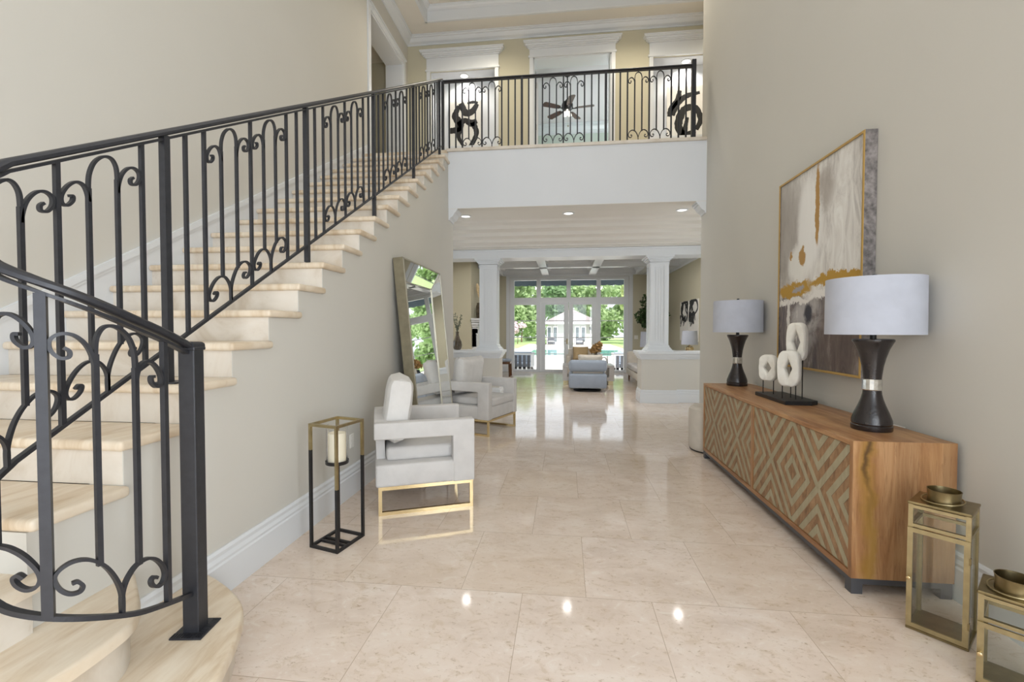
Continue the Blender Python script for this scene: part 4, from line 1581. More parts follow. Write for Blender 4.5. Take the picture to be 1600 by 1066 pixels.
# ================================================================ BRASS LANTERNS
def lantern(loc, rz, H, label, s=0.21):
    t = thing('lantern', label, 'lantern', loc, rz, 'brass lanterns by the sideboard')
    h = s / 2
    w = 0.017
    zt = H
    b = BM()
    for x in (-h, h - w):
        for y in (-h, h - w):
            box(b, x, x + w, y, y + w, 0.012, zt - 0.012)
    zb = zt - 0.115
    for z in (zb, zt - 0.028):
        for y in (-h, h - w):
            box(b, -h + w, h - w, y, y + w, z, z + 0.014)
        for x in (-h, h - w):
            box(b, x, x + w, -h + w, h - w, z, z + 0.014)
    obj('frame', b, M['brass_light'], t)
    b = BM()
    box(b, -h - 0.002, h + 0.002, -h - 0.002, h + 0.002, 0, 0.012, 0.002, 1)
    obj('bottom_plate', b, M['brass'], t)
    # top plate with a round hole under the collar
    b = BM()
    box(b, -h - 0.003, h + 0.003, -h - 0.003, h + 0.003, zt - 0.012, zt, 0.003, 1)
    obj('top_plate', b, M['brass'], t)
    b = BM()
    lathe(b, [(0.056, zt), (0.06, zt), (0.058, zt + 0.02), (0.060, zt + 0.05), (0.062, zt + 0.058), (0.059, zt + 0.058), (0.055, zt + 0.02), (0.054, zt + 0.001)], 36, caps=False)
    obj('collar', b, M['brass'], t, smooth=True)
    pts = [(0.074 * math.cos(a) - 0.004, 0.074 * math.sin(a) - 0.004, zt + 0.012 + 0.007 * math.cos(a - 0.9)) for a in [2 * PI * i / 40 for i in range(40)]]
    obj('ring_handle', tube(BM(), pts, 0.0032, 8, True), M['brass_light'], t, smooth=True)
    # door in the front face (local -y)
    b = BM()
    z0, z1 = 0.016, zb - 0.004
    box(b, -h, -h + 0.02, -h - 0.008, -h + 0.001, z0, z1)
    box(b, h - 0.02, h, -h - 0.008, -h + 0.001, z0, z1)
    box(b, -h + 0.02, h - 0.02, -h - 0.008, -h + 0.001, z0, z0 + 0.02)
    box(b, -h + 0.02, h - 0.02, -h - 0.008, -h + 0.001, z1 - 0.02, z1)
    dr = obj('door', b, M['brass_light'], t)
    obj('door_glass', box(BM(), -h + 0.02, h - 0.02, -h - 0.005, -h - 0.003, z0 + 0.02, z1 - 0.02), M['glass_green'], dr)
    b = BM()
    lathe(b, [(0, 0), (0.004, 0), (0.004, 0.01), (0.008, 0.014), (0.008, 0.02), (0, 0.024)], 14)
    obj('knob', b, M['gold'], dr, smooth=True, loc=(-h + 0.01, -h - 0.008, (z0 + z1) / 2), rot=(PI / 2, 0, 0))
    b = BM()
    for z in (z0 + 0.08, z1 - 0.1):
        box(b, h - 0.004, h + 0.003, -h - 0.01, -h + 0.004, z, z + 0.03)
    obj('hinge', b, M['brass'], dr)
    for x in (-h + 0.005, h - 0.007):
        obj('side_glass', box(BM(), x, x + 0.002, -h + w, h - w, 0.012, zb), M['glass_green'], t)
        obj('upper_glass', box(BM(), x, x + 0.002, -h + w, h - w, zb + 0.014, zt - 0.028), M['glass_green'], t)
    obj('side_glass', box(BM(), -h + w, h - w, h - 0.007, h - 0.005, 0.012, zb), M['glass_green'], t)
    for y in (-h + 0.005, h - 0.007):
        obj('upper_glass', box(BM(), -h + w, h - w, y, y + 0.002, zb + 0.014, zt - 0.028), M['glass_green'], t)
    return t


lantern((1.745, 2.305, 0), math.radians(-46), 0.60, 'tall brass and glass lantern standing at the end of the sideboard')
lantern((1.752, 1.968, 0), math.radians(-44), 0.375, 'short brass and glass lantern, lower of the two by the wall', 0.19)

# ================================================================ POUF
b = BM()
lathe(b, [(0, 0.014), (0.25, 0.014), (0.262, 0.03), (0.27, 0.08), (0.27, 0.44), (0.262, 0.485), (0.235, 0.508), (0, 0.512)], 48)
pf = thing('pouf', 'round ivory pouf standing beyond the far end of the sideboard', 'pouf', (1.715, 5.50, 0))
obj('cushion', b, M['beige_fabric'], pf, smooth=True)
b = BM()
lathe(b, [(0, 0), (0.245, 0), (0.255, 0.005), (0.255, 0.014), (0, 0.014)], 48)
obj('base', b, M['black'], pf, smooth=True)

# ================================================================ OUTLET, SWITCH
t = thing('wall_outlet', 'white outlet plate on the stair wall behind the candle stand', 'outlet', (XS, 3.66, 0.455))
obj('plate', box(BM(), 0, 0.006, -0.036, 0.036, -0.058, 0.058, 0.002, 1), M['plastic'], t)
for z in (-0.022, 0.022):
    obj('socket', box(BM(), 0.006, 0.009, -0.016, 0.016, z - 0.014, z + 0.014, 0.002, 1), M['plastic'], t)
t = thing('light_switch', 'white light switch plate on the far wall beside the glass doors', 'switch', (2.27, 15.0, 1.15))
obj('plate', box(BM(), -0.06, 0.06, -0.006, 0, -0.06, 0.06, 0.002, 1), M['plastic'], t)
for x in (-0.025, 0.025):
    obj('rocker', box(BM(), x - 0.014, x + 0.014, -0.01, -0.006, -0.03, 0.03, 0.002, 1), M['plastic'], t)


# ================================================================ RECESSED LIGHTS
def downlight(loc, label, group, energy=12, spot=2.6, r=0.075):
    t = thing('recessed_light', label, 'ceiling light', loc, 0, group)
    b = BM()
    lathe(b, [(r, 0), (r + 0.022, 0), (r + 0.022, -0.008), (r, -0.012)], 32, caps=False)
    obj('trim_ring', b, M['white'], t, smooth=True)
    b = BM()
    lathe(b, [(0, -0.004), (r, -0.004), (r, -0.001), (0, -0.001)], 32)
    obj('lens', b, M['downlight'], t)
    s = light('downlight_beam', 'SPOT', (0, 0, -0.03), (0, 0, 0), energy, (1, 0.97, 0.93), spot=spot, radius=0.06)
    s.parent = t
    return t


for x, l in ((-1.68, 'recessed ceiling light in the hall ceiling nearest the mirror'), (0.05, 'recessed ceiling light in the middle of the hall ceiling'), (1.86, 'recessed ceiling light in the hall ceiling above the sideboard side')):
    downlight((x, 7.62, 3.32), l, 'downlights under the balcony', 5)
for x, l in ((-2.08, 'recessed light glowing over the upstairs niche painting near the stairs'), (2.33, 'recessed light glowing over the upstairs niche painting by the tall wall')):
    downlight((x, YU + 0.19, NT_ - 0.012), l, 'niche lights upstairs', 26, 2.6)

# ================================================================ NICHE PAINTINGS
def ink(name, pts, widths, mat, parent, y):
    """one brush stroke: a thin raised ribbon of paint on the canvas plane"""
    P = cat([(p[0], 0, p[1]) for p in pts], 8)
    n = len(P)
    ws = []
    for i in range(n):
        f = i / (n - 1) * (len(widths) - 1)
        j = min(int(f), len(widths) - 2)
        w = widths[j] + (widths[j + 1] - widths[j]) * (f - j)
        ws.append(w * (1 + 0.22 * mnoise.noise((i * 0.9, parent.location.x * 7, 0.3))))
    b = BM()
    prev = None
    for i, p in enumerate(P):
        t_ = (P[min(i + 1, n - 1)] - P[max(i - 1, 0)]).normalized()
        s = Vector((-t_.z, 0, t_.x)) * ws[i]
        q = (b.verts.new((p.x + s.x, y, p.z + s.z)), b.verts.new((p.x - s.x, y, p.z - s.z)), b.verts.new((p.x - s.x, y - 0.002, p.z - s.z)), b.verts.new((p.x + s.x, y - 0.002, p.z + s.z)))
        if prev:
            for k in range(4):
                b.faces.new((prev[k], prev[(k + 1) % 4], q[(k + 1) % 4], q[k]))
        prev = q
    return obj(name, b, mat, parent)


t = thing('canvas_art', 'white canvas with a black arch shaped brush figure in the niche near the stairs', 'painting', (-2.09, YU + 0.26, ZF + 0.95), 0, 'niche paintings')
obj('canvas', box(BM(), -0.34, 0.34, 0.0, 0.035, 0.0, 1.02), M['canvas'], t)
for pts, ws in (([(-0.12, 0.93), (-0.2, 0.72), (-0.1, 0.55), (-0.13, 0.3), (-0.02, 0.06)], (0.04, 0.07, 0.08, 0.05, 0.015)),
                ([(-0.08, 0.98), (0.02, 0.78), (0.16, 0.80), (0.27, 0.95)], (0.06, 0.07, 0.06, 0.045)),
                ([(-0.14, 0.52), (0.0, 0.62), (0.14, 0.56), (0.26, 0.60)], (0.07, 0.05, 0.07, 0.05)),
                ([(0.17, 0.58), (0.25, 0.36), (0.16, 0.14), (0.04, 0.02)], (0.06, 0.05, 0.045, 0.02)),
                ([(-0.33, 0.42), (-0.2, 0.43), (-0.05, 0.46)], (0.06, 0.06, 0.03)),
                ([(0.06, 0.97), (0.18, 0.99), (0.28, 0.97)], (0.02, 0.03, 0.02))):
    ink('brush_stroke', pts, ws, M['black_paint'], t, 0.0)
t = thing('canvas_art', 'white canvas with a black ring brush figure in the niche by the tall wall', 'painting', (2.33, YU + 0.26, ZF + 0.95), 0, 'niche paintings')
obj('canvas', box(BM(), -0.34, 0.34, 0.0, 0.035, 0.0, 1.06), M['canvas'], t)
for pts, ws in (([(0.2, 0.18), (0.0, 0.1), (-0.12, 0.3), (-0.02, 0.6), (0.2, 0.62), (0.3, 0.4), (0.22, 0.2)], (0.05, 0.06, 0.075, 0.07, 0.06, 0.05, 0.04)),
                ([(-0.1, 0.98), (-0.14, 0.8), (-0.26, 0.64), (-0.3, 0.48)], (0.04, 0.05, 0.05, 0.04)),
                ([(-0.24, 0.5), (-0.16, 0.7), (0.02, 0.86), (0.28, 0.92)], (0.05, 0.06, 0.05, 0.03)),
                ([(-0.02, 0.08), (0.02, 0.3), (0.05, 0.45)], (0.06, 0.04, 0.03))):
    ink('brush_stroke', pts, ws, M['black_paint'], t, 0.0)

# ================================================================ CEILING FAN
t = thing('ceiling_fan', 'dark five blade ceiling fan seen through the upstairs doorway', 'fan', (0.04, 11.5, 7.72))
b = BM()
lathe(b, [(0, 0), (0.07, 0), (0.065, -0.05), (0.03, -0.07), (0.015, -0.08), (0.015, -0.62), (0.04, -0.63), (0.05, -0.66), (0, -0.66)], 24)
obj('down_rod', b, M['black'], t, smooth=True)
b = BM()
lathe(b, [(0, -0.66), (0.06, -0.66), (0.12, -0.70), (0.14, -0.76), (0.14, -0.84), (0.10, -0.88), (0.06, -0.90), (0, -0.90)], 32)
obj('motor', b, M['black'], t, smooth=True)
for i in range(5):
    a = math.radians(-8 + 72 * i)
    b = BM()
    m = Matrix.Rotation(a, 4, 'Z') @ Matrix.Rotation(math.radians(11), 4, 'X')
    prism(b, [(0.2, -0.05), (0.30, -0.07), (0.62, -0.085), (0.66, -0.05), (0.66, 0.05), (0.62, 0.085), (0.30, 0.07), (0.2, 0.05)], -0.004, 0.004, 'z', 0, 1, m)
    bl = obj('blade', b, M['fan_wood'], t, loc=(0, 0, -0.85))
    b = BM()
    box(b, 0.10, 0.26, -0.02, 0.02, -0.016, -0.006, 0, 1, Matrix.Rotation(a, 4, 'Z'))
    obj('blade_bracket', b, M['black'], bl)
for i in range(3):
    a = 2 * PI * i / 3 + 0.5
    b = BM()
    lathe(b, [(0, -0.90), (0.02, -0.90), (0.03, -0.94), (0.05, -1.0), (0.045, -1.01), (0, -1.0)], 16, 0.07 * math.cos(a), 0.07 * math.sin(a))
    obj('light_cup', b, M['bulb'], t, smooth=True)
b = BM()
bar(b, (0.02, 0.0, -0.9), (0.02, 0, -1.25), 0.004)
lathe(b, [(0, -1.25), (0.012, -1.26), (0.012, -1.29), (0, -1.3)], 10, 0.02, 0)
obj('pull_chain', b, M['brass'], t)

# ================================================================ GLASS DOORS AND WINDOWS TO THE GARDEN
YF = 15.04
b = BM()
x_m = (-1.82, -1.68, -0.94, -0.79, 0.112, 1.005, 1.15, 1.89, 2.04)
box(b, -1.82, -1.68, YF, YF + 0.1, 0, 3.12)
box(b, 1.89, 2.04, YF, YF + 0.1, 0, 3.12)
box(b, -0.94, -0.80, YF + 0.003, YF + 0.097, 0, 3.02)
box(b, 1.015, 1.15, YF + 0.003, YF + 0.097, 0, 3.02)
box(b, 0.045, 0.18, YF + 0.003, YF + 0.097, 2.45, 3.02)
box(b, -1.68, 1.89, YF, YF + 0.1, 3.02, 3.12)
box(b, -1.68, 1.89, YF + 0.006, YF + 0.094, 2.30, 2.45)
box(b, -1.68, -0.94, YF, YF + 0.1, 2.215, 2.30)
box(b, 1.15, 1.89, YF, YF + 0.1, 2.215, 2.30)
box(b, -1.68, -0.94, YF, YF + 0.1, 0, 0.075)
box(b, 1.15, 1.89, YF, YF + 0.1, 0, 0.075)
box(b, -0.80, 1.015, YF + 0.02, YF + 0.08, 0, 0.02)
for x0, x1 in ((-1.68, -0.94), (1.15, 1.89)):
    for z in (0.596, 1.138, 1.686):
        box(b, x0, x1, YF + 0.03, YF + 0.06, z - 0.012, z + 0.012)
w2 = struct('window_2', b, M['white'])
b = BM()
for x0, x1, z0, z1 in ((-1.68, -0.94, 0.075, 2.215), (1.15, 1.89, 0.075, 2.215), (-1.68, -0.94, 2.45, 3.02), (-0.80, 0.045, 2.45, 3.02), (0.18, 1.015, 2.45, 3.02), (1.15, 1.89, 2.45, 3.02)):
    box(b, x0, x1, YF + 0.044, YF + 0.047, z0, z1)
obj('glass', b, M['glass'], w2)
b = BM()
box(b, -1.94, -1.82, 14.975, 15.0, 0, 3.24)
box(b, 2.04, 2.16, 14.975, 15.0, 0, 3.24)
box(b, -1.82, 2.04, 14.975, 15.0, 3.12, 3.24)
struct('trim_16', b, M['white'])
for nm, x0, x1, hx in (('door_2', -0.795, 0.108, 0.065), ('door_3', 0.116, 1.01, 0.165)):
    b = BM()
    box(b, x0, x0 + 0.145, YF + 0.01, YF + 0.06, 0.02, 2.295)
    box(b, x1 - 0.145, x1, YF + 0.01, YF + 0.06, 0.02, 2.295)
    box(b, x0 + 0.145, x1 - 0.145, YF + 0.01, YF + 0.06, 0.02, 0.08)
    box(b, x0 + 0.145, x1 - 0.145, YF + 0.01, YF + 0.06, 2.215, 2.295)
    for z in (0.596, 1.138, 1.686):
        box(b, x0 + 0.145, x1 - 0.145, YF + 0.02, YF + 0.05, z - 0.012, z + 0.012)
    d_ = struct(nm, b, M['white'])
    obj('glass', box(BM(), x0 + 0.145, x1 - 0.145, YF + 0.034, YF + 0.037, 0.08, 2.215), M['glass'], d_)
    if nm == 'door_2':
        b = BM()
        box(b, hx - 0.02, hx + 0.02, YF, YF + 0.01, 0.92, 1.10, 0.004, 1)
        bar(b, (hx, YF - 0.03, 1.02), (hx - 0.09, YF - 0.03, 1.02), 0.014)
        bar(b, (hx, YF + 0.005, 1.02), (hx, YF - 0.035, 1.02), 0.014)
        obj('door_handle', b, M['brass'], d_)

# ================================================================ LIVING ROOM
# fireplace on the side wall
t = thing('fireplace', 'white mantelpiece fireplace on a chimney breast behind the column', 'fireplace', (-2.5, 13.1, 0))
obj('chimney_breast', box(BM(), -0.695, 0, -1.1, 1.1, 0, LZ - 0.001), M['wall_warm'], t)
b = BM()
for y0, y1 in ((-0.98, -0.70), (0.70, 0.98)):
    box(b, 0, 0.10, y0, y1, 0, 1.42)
    box(b, 0.10, 0.125, y0 + 0.05, y1 - 0.05, 0.18, 1.3)
    box(b, 0, 0.13, y0 - 0.01, y1 + 0.01, 0, 0.16)
box(b, 0, 0.10, -0.98, 0.98, 0.93, 1.42)
obj('surround', b, M['white'], t)
b = BM()
for o, z0, z1 in ((0.13, 1.42, 1.47), (0.17, 1.47, 1.53), (0.21, 1.53, 1.60), (0.25, 1.60, 1.645), (0.28, 1.645, 1.70)):
    box(b, 0, o, -1.0 - (o - 0.12), 1.0 + (o - 0.12), z0, z1, 0.006)
obj('mantel_shelf', b, M['white'], t)
obj('firebox', box(BM(), 0.0, 0.02, -0.69, 0.69, 0.0, 0.925), M['firebox'], t)

t = thing('pampas_vase', 'brown jar of pale pampas plumes on the mantel shelf', 'vase', (-2.33, 12.35, 1.70))
b = BM()
lathe(b, [(0, 0), (0.085, 0), (0.105, 0.08), (0.11, 0.2), (0.10, 0.34), (0.08, 0.40), (0.085, 0.43), (0.075, 0.43), (0, 0.40)], 24)
obj('jar', b, M['vase_brown'], t, smooth=True)
for i, (dx, dy_, hh) in enumerate(((-0.05, -0.12, 0.95), (0.08, -0.05, 1.0), (-0.02, 0.06, 0.9), (0.06, -0.16, 0.85))):
    b = BM()
    p = cat([(0, 0, 0.35), (dx * 0.4, dy_ * 0.4, 0.6), (dx, dy_, hh)], 8)
    sweep(b, p, circ(1, 8), scale=[0.006 if i < len(p) // 2 else 0.012 + 0.035 * math.sin(PI * (i - len(p) // 2) / (len(p) - len(p) // 2)) for i in range(len(p))])
    obj('plume', b, M['pampas'] if i != 1 else M['vase_brown'], t, smooth=True)

# vase with branches on the half wall
t = thing('branch_vase', 'smoked bottle vase with dry leafy branches on the half wall ledge', 'vase', (-2.19, 9.12, 0.985))
b = BM()
lathe(b, [(0, 0), (0.06, 0), (0.088, 0.04), (0.098, 0.10), (0.085, 0.17), (0.05, 0.24), (0.032, 0.30), (0.03, 0.35), (0.037, 0.37), (0.028, 0.368), (0, 0.34)], 28)
obj('bottle', b, M['vase_brown'], t, smooth=True)
b = BM()
rnd = random.Random(5)
for i in range(7):
    a = 2 * PI * i / 7
    e = Vector((0.10 * math.cos(a), 0.07 * math.sin(a), 0.60 + 0.13 * rnd.random()))
    p = cat([(0, 0, 0.33), (e.x * 0.3, e.y * 0.3, 0.45), e], 6)
    tube(b, p, 0.003, 5)
    leaves(b, [(tuple(q), (0.025, 0.025, 0.03)) for q in p[5:]], 26, 0.018, i)
obj('branches', b, M['leaf_pale'], t)

# wooden stool by the window
t = thing('stool', 'wooden stool with grey padded seat near the garden windows', 'stool', (-1.86, 13.55, 0))
obj('seat', box(BM(), -0.25, 0.25, -0.2, 0.2, 0.44, 0.52, 0.03, 3), M['grey_fabric'], t, smooth=True)
obj('seat_frame', box(BM(), -0.24, 0.24, -0.19, 0.19, 0.37, 0.44, 0.004, 1), M['dark_wood'], t)
for x in (-0.22, 0.22):
    for y in (-0.17, 0.17):
        obj('leg', bar(BM(), (x * 1.05, y * 1.05, 0), (x, y, 0.38), 0.04), M['dark_wood'], t)

# grey swivel chair, back towards us
t = thing('swivel_chair', 'blue grey swivel lounge chair turned away, on a round dark base', 'armchair', (0.51, 10.60, 0))
b = BM()
box(b, -0.42, 0.42, -0.36, 0.38, 0.08, 0.41, 0.05, 4)
obj('seat_box', b, M['grey_fabric'], t, smooth=True)
b = BM()
box(b, -0.425, 0.425, -0.36, -0.18, 0.455, 0.715, 0.075, 5)
obj('back_roll', b, M['grey_fabric'], t, smooth=True)
for s in (-1, 1):
    b = BM()
    box(b, s * 0.35 - 0.07, s * 0.35 + 0.07, -0.17, 0.25, 0.455, 0.64, 0.065, 5)
    obj('arm_roll', b, M['grey_fabric'], t, smooth=True)
b = BM()
box(b, -0.34, 0.34, -0.27, 0.36, 0.39, 0.47, 0.03, 3)
obj('seat_cushion', b, M['beige_fabric'], t, smooth=True)
b = BM()
lathe(b, [(0, 0), (0.31, 0), (0.32, 0.012), (0.31, 0.03), (0.08, 0.05), (0.08, 0.085), (0, 0.085)], 40)
obj('swivel_base', b, M['black'], t, smooth=True)
b = BM()
pillow(b, 0.56, 0.42, 0.14)
o = obj('cushion', b, M['beige_fabric'], smooth=True, loc=(0.57, 10.52, 0.63), rot=(math.radians(14), 0, 0))
mark(o, 'cream cushion propped on the blue grey swivel chair', 'cushion')

# coffee table
t = thing('coffee_table', 'wide pale grey block coffee table beyond the swivel chair', 'coffee table', (0.58, 11.95, 0))
b = BM()
box(b, -0.64, 0.64, -0.42, 0.42, 0.44, 0.50, 0.006, 1)
box(b, -0.64, -0.52, -0.42, 0.42, 0.11, 0.44)
box(b, 0.52, 0.64, -0.42, 0.42, 0.11, 0.44)
box(b, -0.52, 0.52, -0.40, 0.40, 0.11, 0.20)
obj('body', b, M['grey_lacquer'], t)
b = BM()
for x in (-0.56, 0.56):
    box(b, x - 0.06, x + 0.06, -0.36, 0.36, 0, 0.11)
obj('plinth', b, M['brass_light'], t)

t = thing('flower_vase', 'dark glass vase of dried tan blooms on the coffee table', 'vase', (0.80, 12.02, 0.50))
b = BM()
lathe(b, [(0, 0), (0.075, 0), (0.09, 0.02), (0.085, 0.13), (0.055, 0.20), (0.06, 0.25), (0.05, 0.25), (0, 0.2)], 24)
obj('bowl', b, M['vase_dark'], t, smooth=True)
b = BM()
leaves(b, [((0.04, 0, 0.42), (0.13, 0.12, 0.12)), ((-0.06, 0.02, 0.36), (0.1, 0.1, 0.1)), ((0.08, -0.02, 0.5), (0.08, 0.08, 0.08))], 240, 0.045, 3, 0.8, 0.6)
obj('blooms', b, M['flower_tan'], t)
b = BM()
for i in range(9):
    a = i * 0.7
    tube(b, cat([(0, 0, 0.15), (0.03 * math.cos(a), 0.03 * math.sin(a), 0.28), (0.1 * math.cos(a), 0.09 * math.sin(a), 0.42)], 4), 0.004, 5)
obj('stems', b, M['bark'], t)
t = thing('chain_ornament', 'small white looped ornament on the coffee table beside the dried blooms', 'ornament', (1.04, 11.95, 0.50))
for i, (x, z, r, a) in enumerate(((-0.04, 0.10, 0.07, 0.4), (0.05, 0.12, 0.07, 1.4))):
    b = BM()
    tube(b, [(x + r * math.cos(q) * math.cos(a), r * math.cos(q) * math.sin(a), z + 1.2 * r * math.sin(q)) for q in [2 * PI * j / 28 for j in range(28)]], 0.018, 8, True)
    obj('loop', b, M['outdoor_white'], t, smooth=True)


# beige armchair facing us
t = thing('armchair', 'beige upholstered armchair facing the hall behind the coffee table', 'armchair', (0.52, 13.5, 0))
obj('seat_base', box(BM(), -0.40, 0.40, -0.40, 0.36, 0.12, 0.40, 0.03, 3), M['beige_fabric'], t, smooth=True)
obj('seat_cushion', box(BM(), -0.30, 0.30, -0.40, 0.24, 0.40, 0.50, 0.04, 4), M['beige_fabric'], t, smooth=True)
obj('backrest', box(BM(), -0.42, 0.42, 0.22, 0.40, 0.38, 0.84, 0.05, 4), M['beige_fabric'], t, smooth=True)
for s in (-1, 1):
    obj('arm', box(BM(), s * 0.42 - 0.07, s * 0.42 + 0.07, -0.40, 0.32, 0.12, 0.66, 0.05, 4), M['beige_fabric'], t, smooth=True)
    for y in (-0.33, 0.3):
        obj('leg', bar(BM(), (s * 0.36, y, 0), (s * 0.36, y, 0.125), 0.04), M['dark_wood'], t)
b = BM()
pillow(b, 0.46, 0.42, 0.16)
o = obj('cushion', b, M['tan_fabric'], smooth=True, loc=(0.46, 13.60, 0.69), rot=(math.radians(-14), 0, 0))
mark(o, 'tan square cushion on the beige armchair by the garden doors', 'cushion')

# sofa along the side wall
t = thing('sofa', 'light upholstered sofa with dark wooden legs beyond the half wall, seen at its end', 'sofa', (2.2, 11.9, 0))
obj('seat_base', box(BM(), -0.52, 0.45, -0.95, 0.95, 0.18, 0.36, 0.03, 3), M['beige_fabric'], t, smooth=True)
for y0, y1 in ((-0.80, -0.01), (0.01, 0.80)):
    obj('seat_cushion', box(BM(), -0.52, 0.2, y0, y1, 0.36, 0.50, 0.04, 4), M['ivory_fabric'], t, smooth=True)
obj('backrest', box(BM(), 0.22, 0.45, -0.95, 0.95, 0.3, 0.84, 0.05, 4), M['beige_fabric'], t, smooth=True)
for y0, y1 in ((-0.97, -0.81), (0.81, 0.97)):
    obj('arm', box(BM(), -0.50, 0.3, y0, y1, 0.25, 0.80, 0.05, 4), M['brown_fabric'] if y0 < 0 else M['beige_fabric'], t, smooth=True)
for x in (-0.45, 0.38):
    for y in (-0.85, 0.85):
        obj('leg', bar(BM(), (x, y, 0), (x, y, 0.19), 0.04), M['dark_wood'], t)


def living_lamp(loc, label, s=1.0, gold=True):
    t = thing('table_lamp', label, 'lamp', loc, 0, 'living room lamps')
    b = BM()
    lathe(b, [(0, 0), (0.07, 0), (0.07, 0.015), (0.03, 0.02), (0.02, 0.035), (0.05, 0.05), (0.085, 0.09), (0.09, 0.125), (0.075, 0.165), (0.03, 0.19), (0.015, 0.20), (0.012, 0.26), (0, 0.26)], 28)
    obj('base', b, M['gold'] if gold else M['brass_light'], t, smooth=True)
    b = BM()
    lathe(b, [(0.175, 0.215), (0.178, 0.215), (0.155, 0.52), (0.152, 0.52)], 40, caps=False)
    obj('lamp_shade', b, M['lamp_shade'], t, smooth=True)
    return t


# console with lamp, under the two canvases
t = thing('console_table', 'narrow white console table behind the half wall under the black line canvases', 'console table', (2.92, 10.5, 0))
obj('table_top', box(BM(), -0.22, 0.22, -0.5, 0.5, 0.80, 0.85, 0.004, 1), M['white'], t)
for x in (-0.19, 0.19):
    for y in (-0.46, 0.46):
        obj('leg', bar(BM(), (x, y, 0), (x, y, 0.801), 0.045), M['white'], t)
living_lamp((2.75, 10.5, 0.85), 'gold ball lamp with white shade in front of the black line canvases')
t = thing('end_table', 'small dark wood end table at the far end of the sofa', 'table', (2.30, 13.2, 0))
obj('table_top', box(BM(), -0.22, 0.22, -0.22, 0.22, 0.56, 0.60, 0.004, 1), M['dark_wood'], t)
for x in (-0.19, 0.19):
    for y in (-0.19, 0.19):
        obj('leg', bar(BM(), (x, y, 0), (x, y, 0.561), 0.035), M['dark_wood'], t)
l3 = living_lamp((2.30, 13.2, 0.60), 'gold lamp with cream shade half hidden behind the column, below the ficus', gold=False)
l3.scale = (1.1, 1.1, 1.42)

# two canvases with looping black lines
for yc, lab in ((12.72, 'white canvas with looping black lines on the side wall, the one nearer the garden'), (11.82, 'white canvas with looping black lines on the side wall, the one nearer the hall')):
    t = thing('canvas_art', lab, 'painting', (3.18, yc, 1.10), 0, 'black line canvases')
    t.rotation_euler = (0, 0, -PI / 2)
    obj('canvas', box(BM(), -0.42, 0.42, -0.0, 0.018, 0.0, 1.05), M['canvas'], t)
    rnd = random.Random(int(yc * 10))
    for q in range(6):
        pts = []
        x, z = rnd.uniform(-0.3, 0.3), 1.02
        for i in range(6):
            pts.append((max(-0.36, min(0.36, x)), z))
            x += rnd.uniform(-0.42, 0.42)
            z -= rnd.uniform(0.12, 0.26) if i % 3 else -0.05
            z = max(0.05, min(1.0, z))
        ink('painted_line', pts, (0.022, 0.042, 0.026, 0.04, 0.022), M['black_paint'], t, -0.0012 * q)

# ficus behind the column
t = thing('ficus_tree', 'tall potted ficus tree behind the column near the garden doors', 'plant', (2.60, 14.0, 0))
b = BM()
lathe(b, [(0, 0), (0.17, 0), (0.22, 0.38), (0.235, 0.42), (0.21, 0.42), (0.2, 0.38), (0, 0.37)], 28)
obj('pot', b, M['vase_brown'], t, smooth=True)
b = BM()
sweep(b, cat([(0, 0, 0.36), (0.03, 0, 0.8), (-0.03, 0.02, 1.3), (0.02, 0, 2.1)], 6), circ(0.022, 8))
for p, q in (((-0.02, 0, 1.2), (-0.3, 0.05, 1.7)), ((0.0, 0, 1.4), (0.28, 0, 1.9)), ((0, 0, 1.6), (-0.2, 0, 2.2))):
    bar(b, p, q, 0.016)
obj('trunk', b, M['bark'], t)
b = BM()
leaves(b, [((-0.05, 0, 2.15), (0.34, 0.3, 0.36)), ((-0.26, 0, 1.80), (0.26, 0.25, 0.26)), ((0.2, 0, 1.85), (0.26, 0.25, 0.3)), ((-0.05, 0, 1.55), (0.28, 0.25, 0.22))], 1100, 0.065, 11, 0.9, 0.45)
obj('foliage', b, M['leaf'], t)

# ================================================================ GARDEN
GZ = -0.45
struct('ground_deck', box(BM(), -14, 14, 15.2, 58, GZ - 0.3, GZ), M['deck'])
b = BM()
box(b, -2.4, 2.6, 15.2, 16.3, GZ, -0.06)
struct('floor_step', b, M['deck'])
t = thing('swimming_pool', 'pale turquoise swimming pool between the deck and the pool house', 'swimming pool', (0.4, 36.5, GZ))
b = BM()
for x0, x1, y0, y1 in ((-3.6, 4.6, -5.4, -5.0), (-3.6, 4.6, 5.0, 5.4), (-3.6, -3.2, -5.0, 5.0), (4.2, 4.6, -5.0, 5.0)):
    box(b, x0, x1, y0, y1, 0, 0.06, 0.02, 2)
obj('coping', b, M['outdoor_white'], t)
obj('water', box(BM(), -3.2, 4.2, -5.0, 5.0, 0, 0.03), M['water'], t)
b = BM()
box(b, -40, 40, 58, 110, GZ - 0.3, GZ)
box(b, -14, -4.6, 44, 58, GZ, GZ + 0.02)
box(b, 5.6, 14, 44, 58, GZ, GZ + 0.02)
box(b, -40, -14, 15.2, 58, GZ - 0.3, GZ)
box(b, 14, 40, 15.2, 58, GZ - 0.3, GZ)
o = struct('ground_lawn', b, M['grass'])

